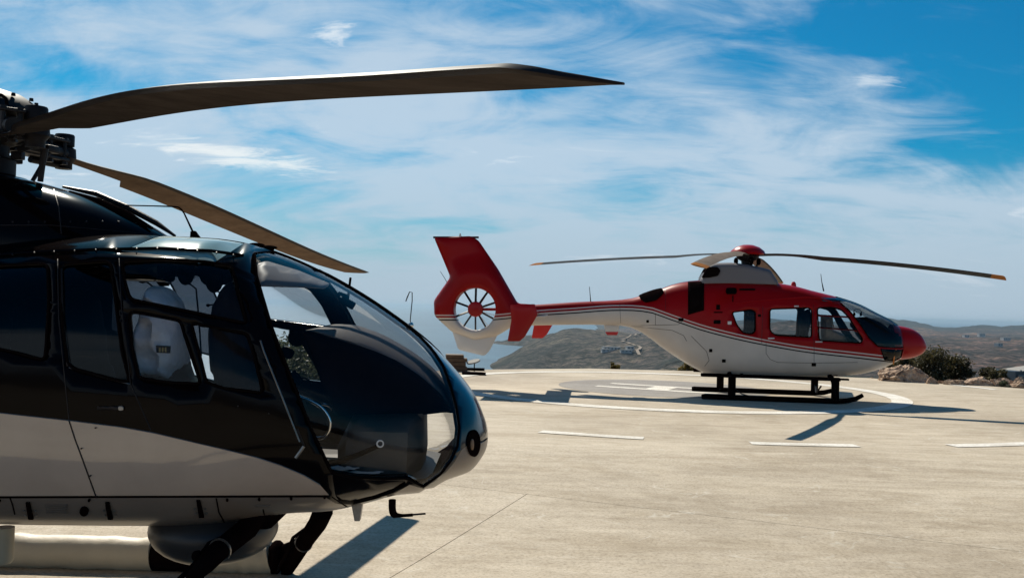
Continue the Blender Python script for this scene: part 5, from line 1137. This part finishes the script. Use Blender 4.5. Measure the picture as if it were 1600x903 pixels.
# --- tail (beyond the frame on the left)
tz = 1.85; TF = plate([(-6.0, tz - .1), (-6.6, tz - .55), (-7.3, tz - .6), (-7.7, tz - .1), (-7.55, tz + .45), (-7.9, tz + 1.25), (-7.3, tz + 1.25), (-6.5, tz + .4)], ((-7.0, tz - .05), .42), lambda x, z, de, dh: .03 + .12 * math.sqrt(min(de / .25, 1)), .08)
obj('tail_fin', TF, 'black_paint', blk)
bm = bmesh.new(); box(bm, (-5.2, 0, 1.8), (.55, 2.5, .05), None, .02); obj('tailplane', bm, 'black_paint', blk)
# --- landing gear with packed floats
for s in (-1, 1):
    y = 1.12 * s; z = .12; xf = BF.at(440, 900, 1.1)[0]; x0 = -1.6
    bm = bmesh.new(); tube(bm, [(x0, y, z), (xf - .25, y, z), (xf - .02, y, z + .02), (xf + .10, y, z + .08), (xf + .18, y, z + .17)], [.06, .06, .06, .05, .04], 12); st_ = obj('skid_tube', bm, 'matt_black', blk)
    q0, q1 = BF.at(-60, 860, 1.1)[0], BF.at(240, 860, 1.1)[0]; q2, q3 = BF.at(322, 860, 1.1)[0], BF.at(424, 860, 1.1)[0]
    zf = BF.at(200, 866, 1.1)[1]; rr = .125
    for a, b_ in ((x0 - .1, q0 - .04), (q0, q1), (q2, q3)):
        n_ = 14; P = [(a + (b_ - a) * i / n_, y, zf + .006 * math.sin(i * 1.9)) for i in range(n_ + 1)]; rd = [rr * (1 + .03 * math.sin(i * 2.3) + .02 * math.sin(i * 5.1)) for i in range(n_ + 1)]
        bm = bmesh.new(); tube(bm, P, rd, 20); obj('packed_float', bm, 'float_cover', blk)
    for a, b_ in ((q1, q2), (q3, q3 + .07)):
        bm = bmesh.new(); tube(bm, [(a, y, zf), (a + .02, y, zf), (b_ - .02, y, zf), (b_, y, zf)], [rr * .9, rr * 1.02, rr * 1.02, rr * .9], 20); obj('float_strap', bm, 'matt_black', blk)
# curved front cross tubes, raked rear ones
kn, kb = BF.pt(305, 899, -1.08), BF.pt(385, 826, -.55); kf, kg = BF.pt(448, 893, 1.06), BF.pt(497, 816, .45)
for a, b_, s in ((kn, kb, -1), (kf, kg, 1)):
    mid_ = a.lerp(b_, .45) + Vector((.0, .06 * s, .02)); low_ = Vector((a.x - .03, 1.12 * s, .10))
    bm = bmesh.new(); tube(bm, [low_, a, a.lerp(mid_, .5) + Vector((0, .03 * s, 0)), mid_, mid_.lerp(b_, .55), b_, b_ + Vector((.05, -.1 * s, .10))], [.042, .045, .050, .056, .060, .064, .066], 14); ct = obj('cross_tube', bm, 'matt_black', blk)
    bm = bmesh.new(); tube(bm, [b_ + Vector((-.03, 0, 0)), mid_.lerp(b_, .35) + Vector((-.10, 0, 0)), mid_ + Vector((-.11, 0, -.06)), a + Vector((-.08, 0, -.02))], [.012, .012, .014, .014], 8)
    ellipsoid(bm, mid_ + Vector((-.10, 0, -.02)), (.03, .03, .03), 10, 8); obj('hose', bm, 'rubber', ct)
    bm = bmesh.new(); q = mid_.lerp(b_, .1); ax = (b_ - a).normalized(); tube(bm, [q, q + ax * .012], .064, 16); obj('clamp', bm, 'grey_metal', ct)
bm = bmesh.new(); box(bm, (kb.x + .03, 0, kb.z + .05), (.20, 1.0, .14), None, .04); obj('cross_beam', bm, 'matt_black', blk)
for s in (-1, 1):
    bm = bmesh.new(); tube(bm, [(-.85, 1.1 * s, .1), (-.80, 1.0 * s, .35), (-.75, .6 * s, .72)], .06, 12); obj('cross_tube', bm, 'matt_black', blk)
p0 = BF.pt(6, 836, -.1); bm = bmesh.new(); tube(bm, [p0 + Vector((0, 0, .05)), p0 - Vector((0, 0, .15)), p0 - Vector((0, 0, .17))], [.06, .06, .045], 20); obj('drain_pipe', bm, 'float_cover', blk)
#==PART5==
# ---- sea air
bm = bmesh.new(); box(bm, (0, 0, (-125 + 45) / 2), (120000, 120000, 170)); me = bpy.data.meshes.new('haze'); bm.to_mesh(me); bm.free()
m = bpy.data.materials.new('air'); m.use_nodes = True; t = m.node_tree; t.nodes.clear(); o_ = node(t, 'ShaderNodeOutputMaterial'); v = node(t, 'ShaderNodeVolumePrincipled')
v.inputs['Color'].default_value = (.40, .56, .70, 1); v.inputs['Density'].default_value = .000048; v.inputs['Anisotropy'].default_value = .3; link(t, v.outputs[0], o_.inputs['Volume'])
me.materials.append(m); ho = bpy.data.objects.new('haze', me); COL.objects.link(ho); ho['kind'] = 'stuff'
bpy.context.view_layer.update()
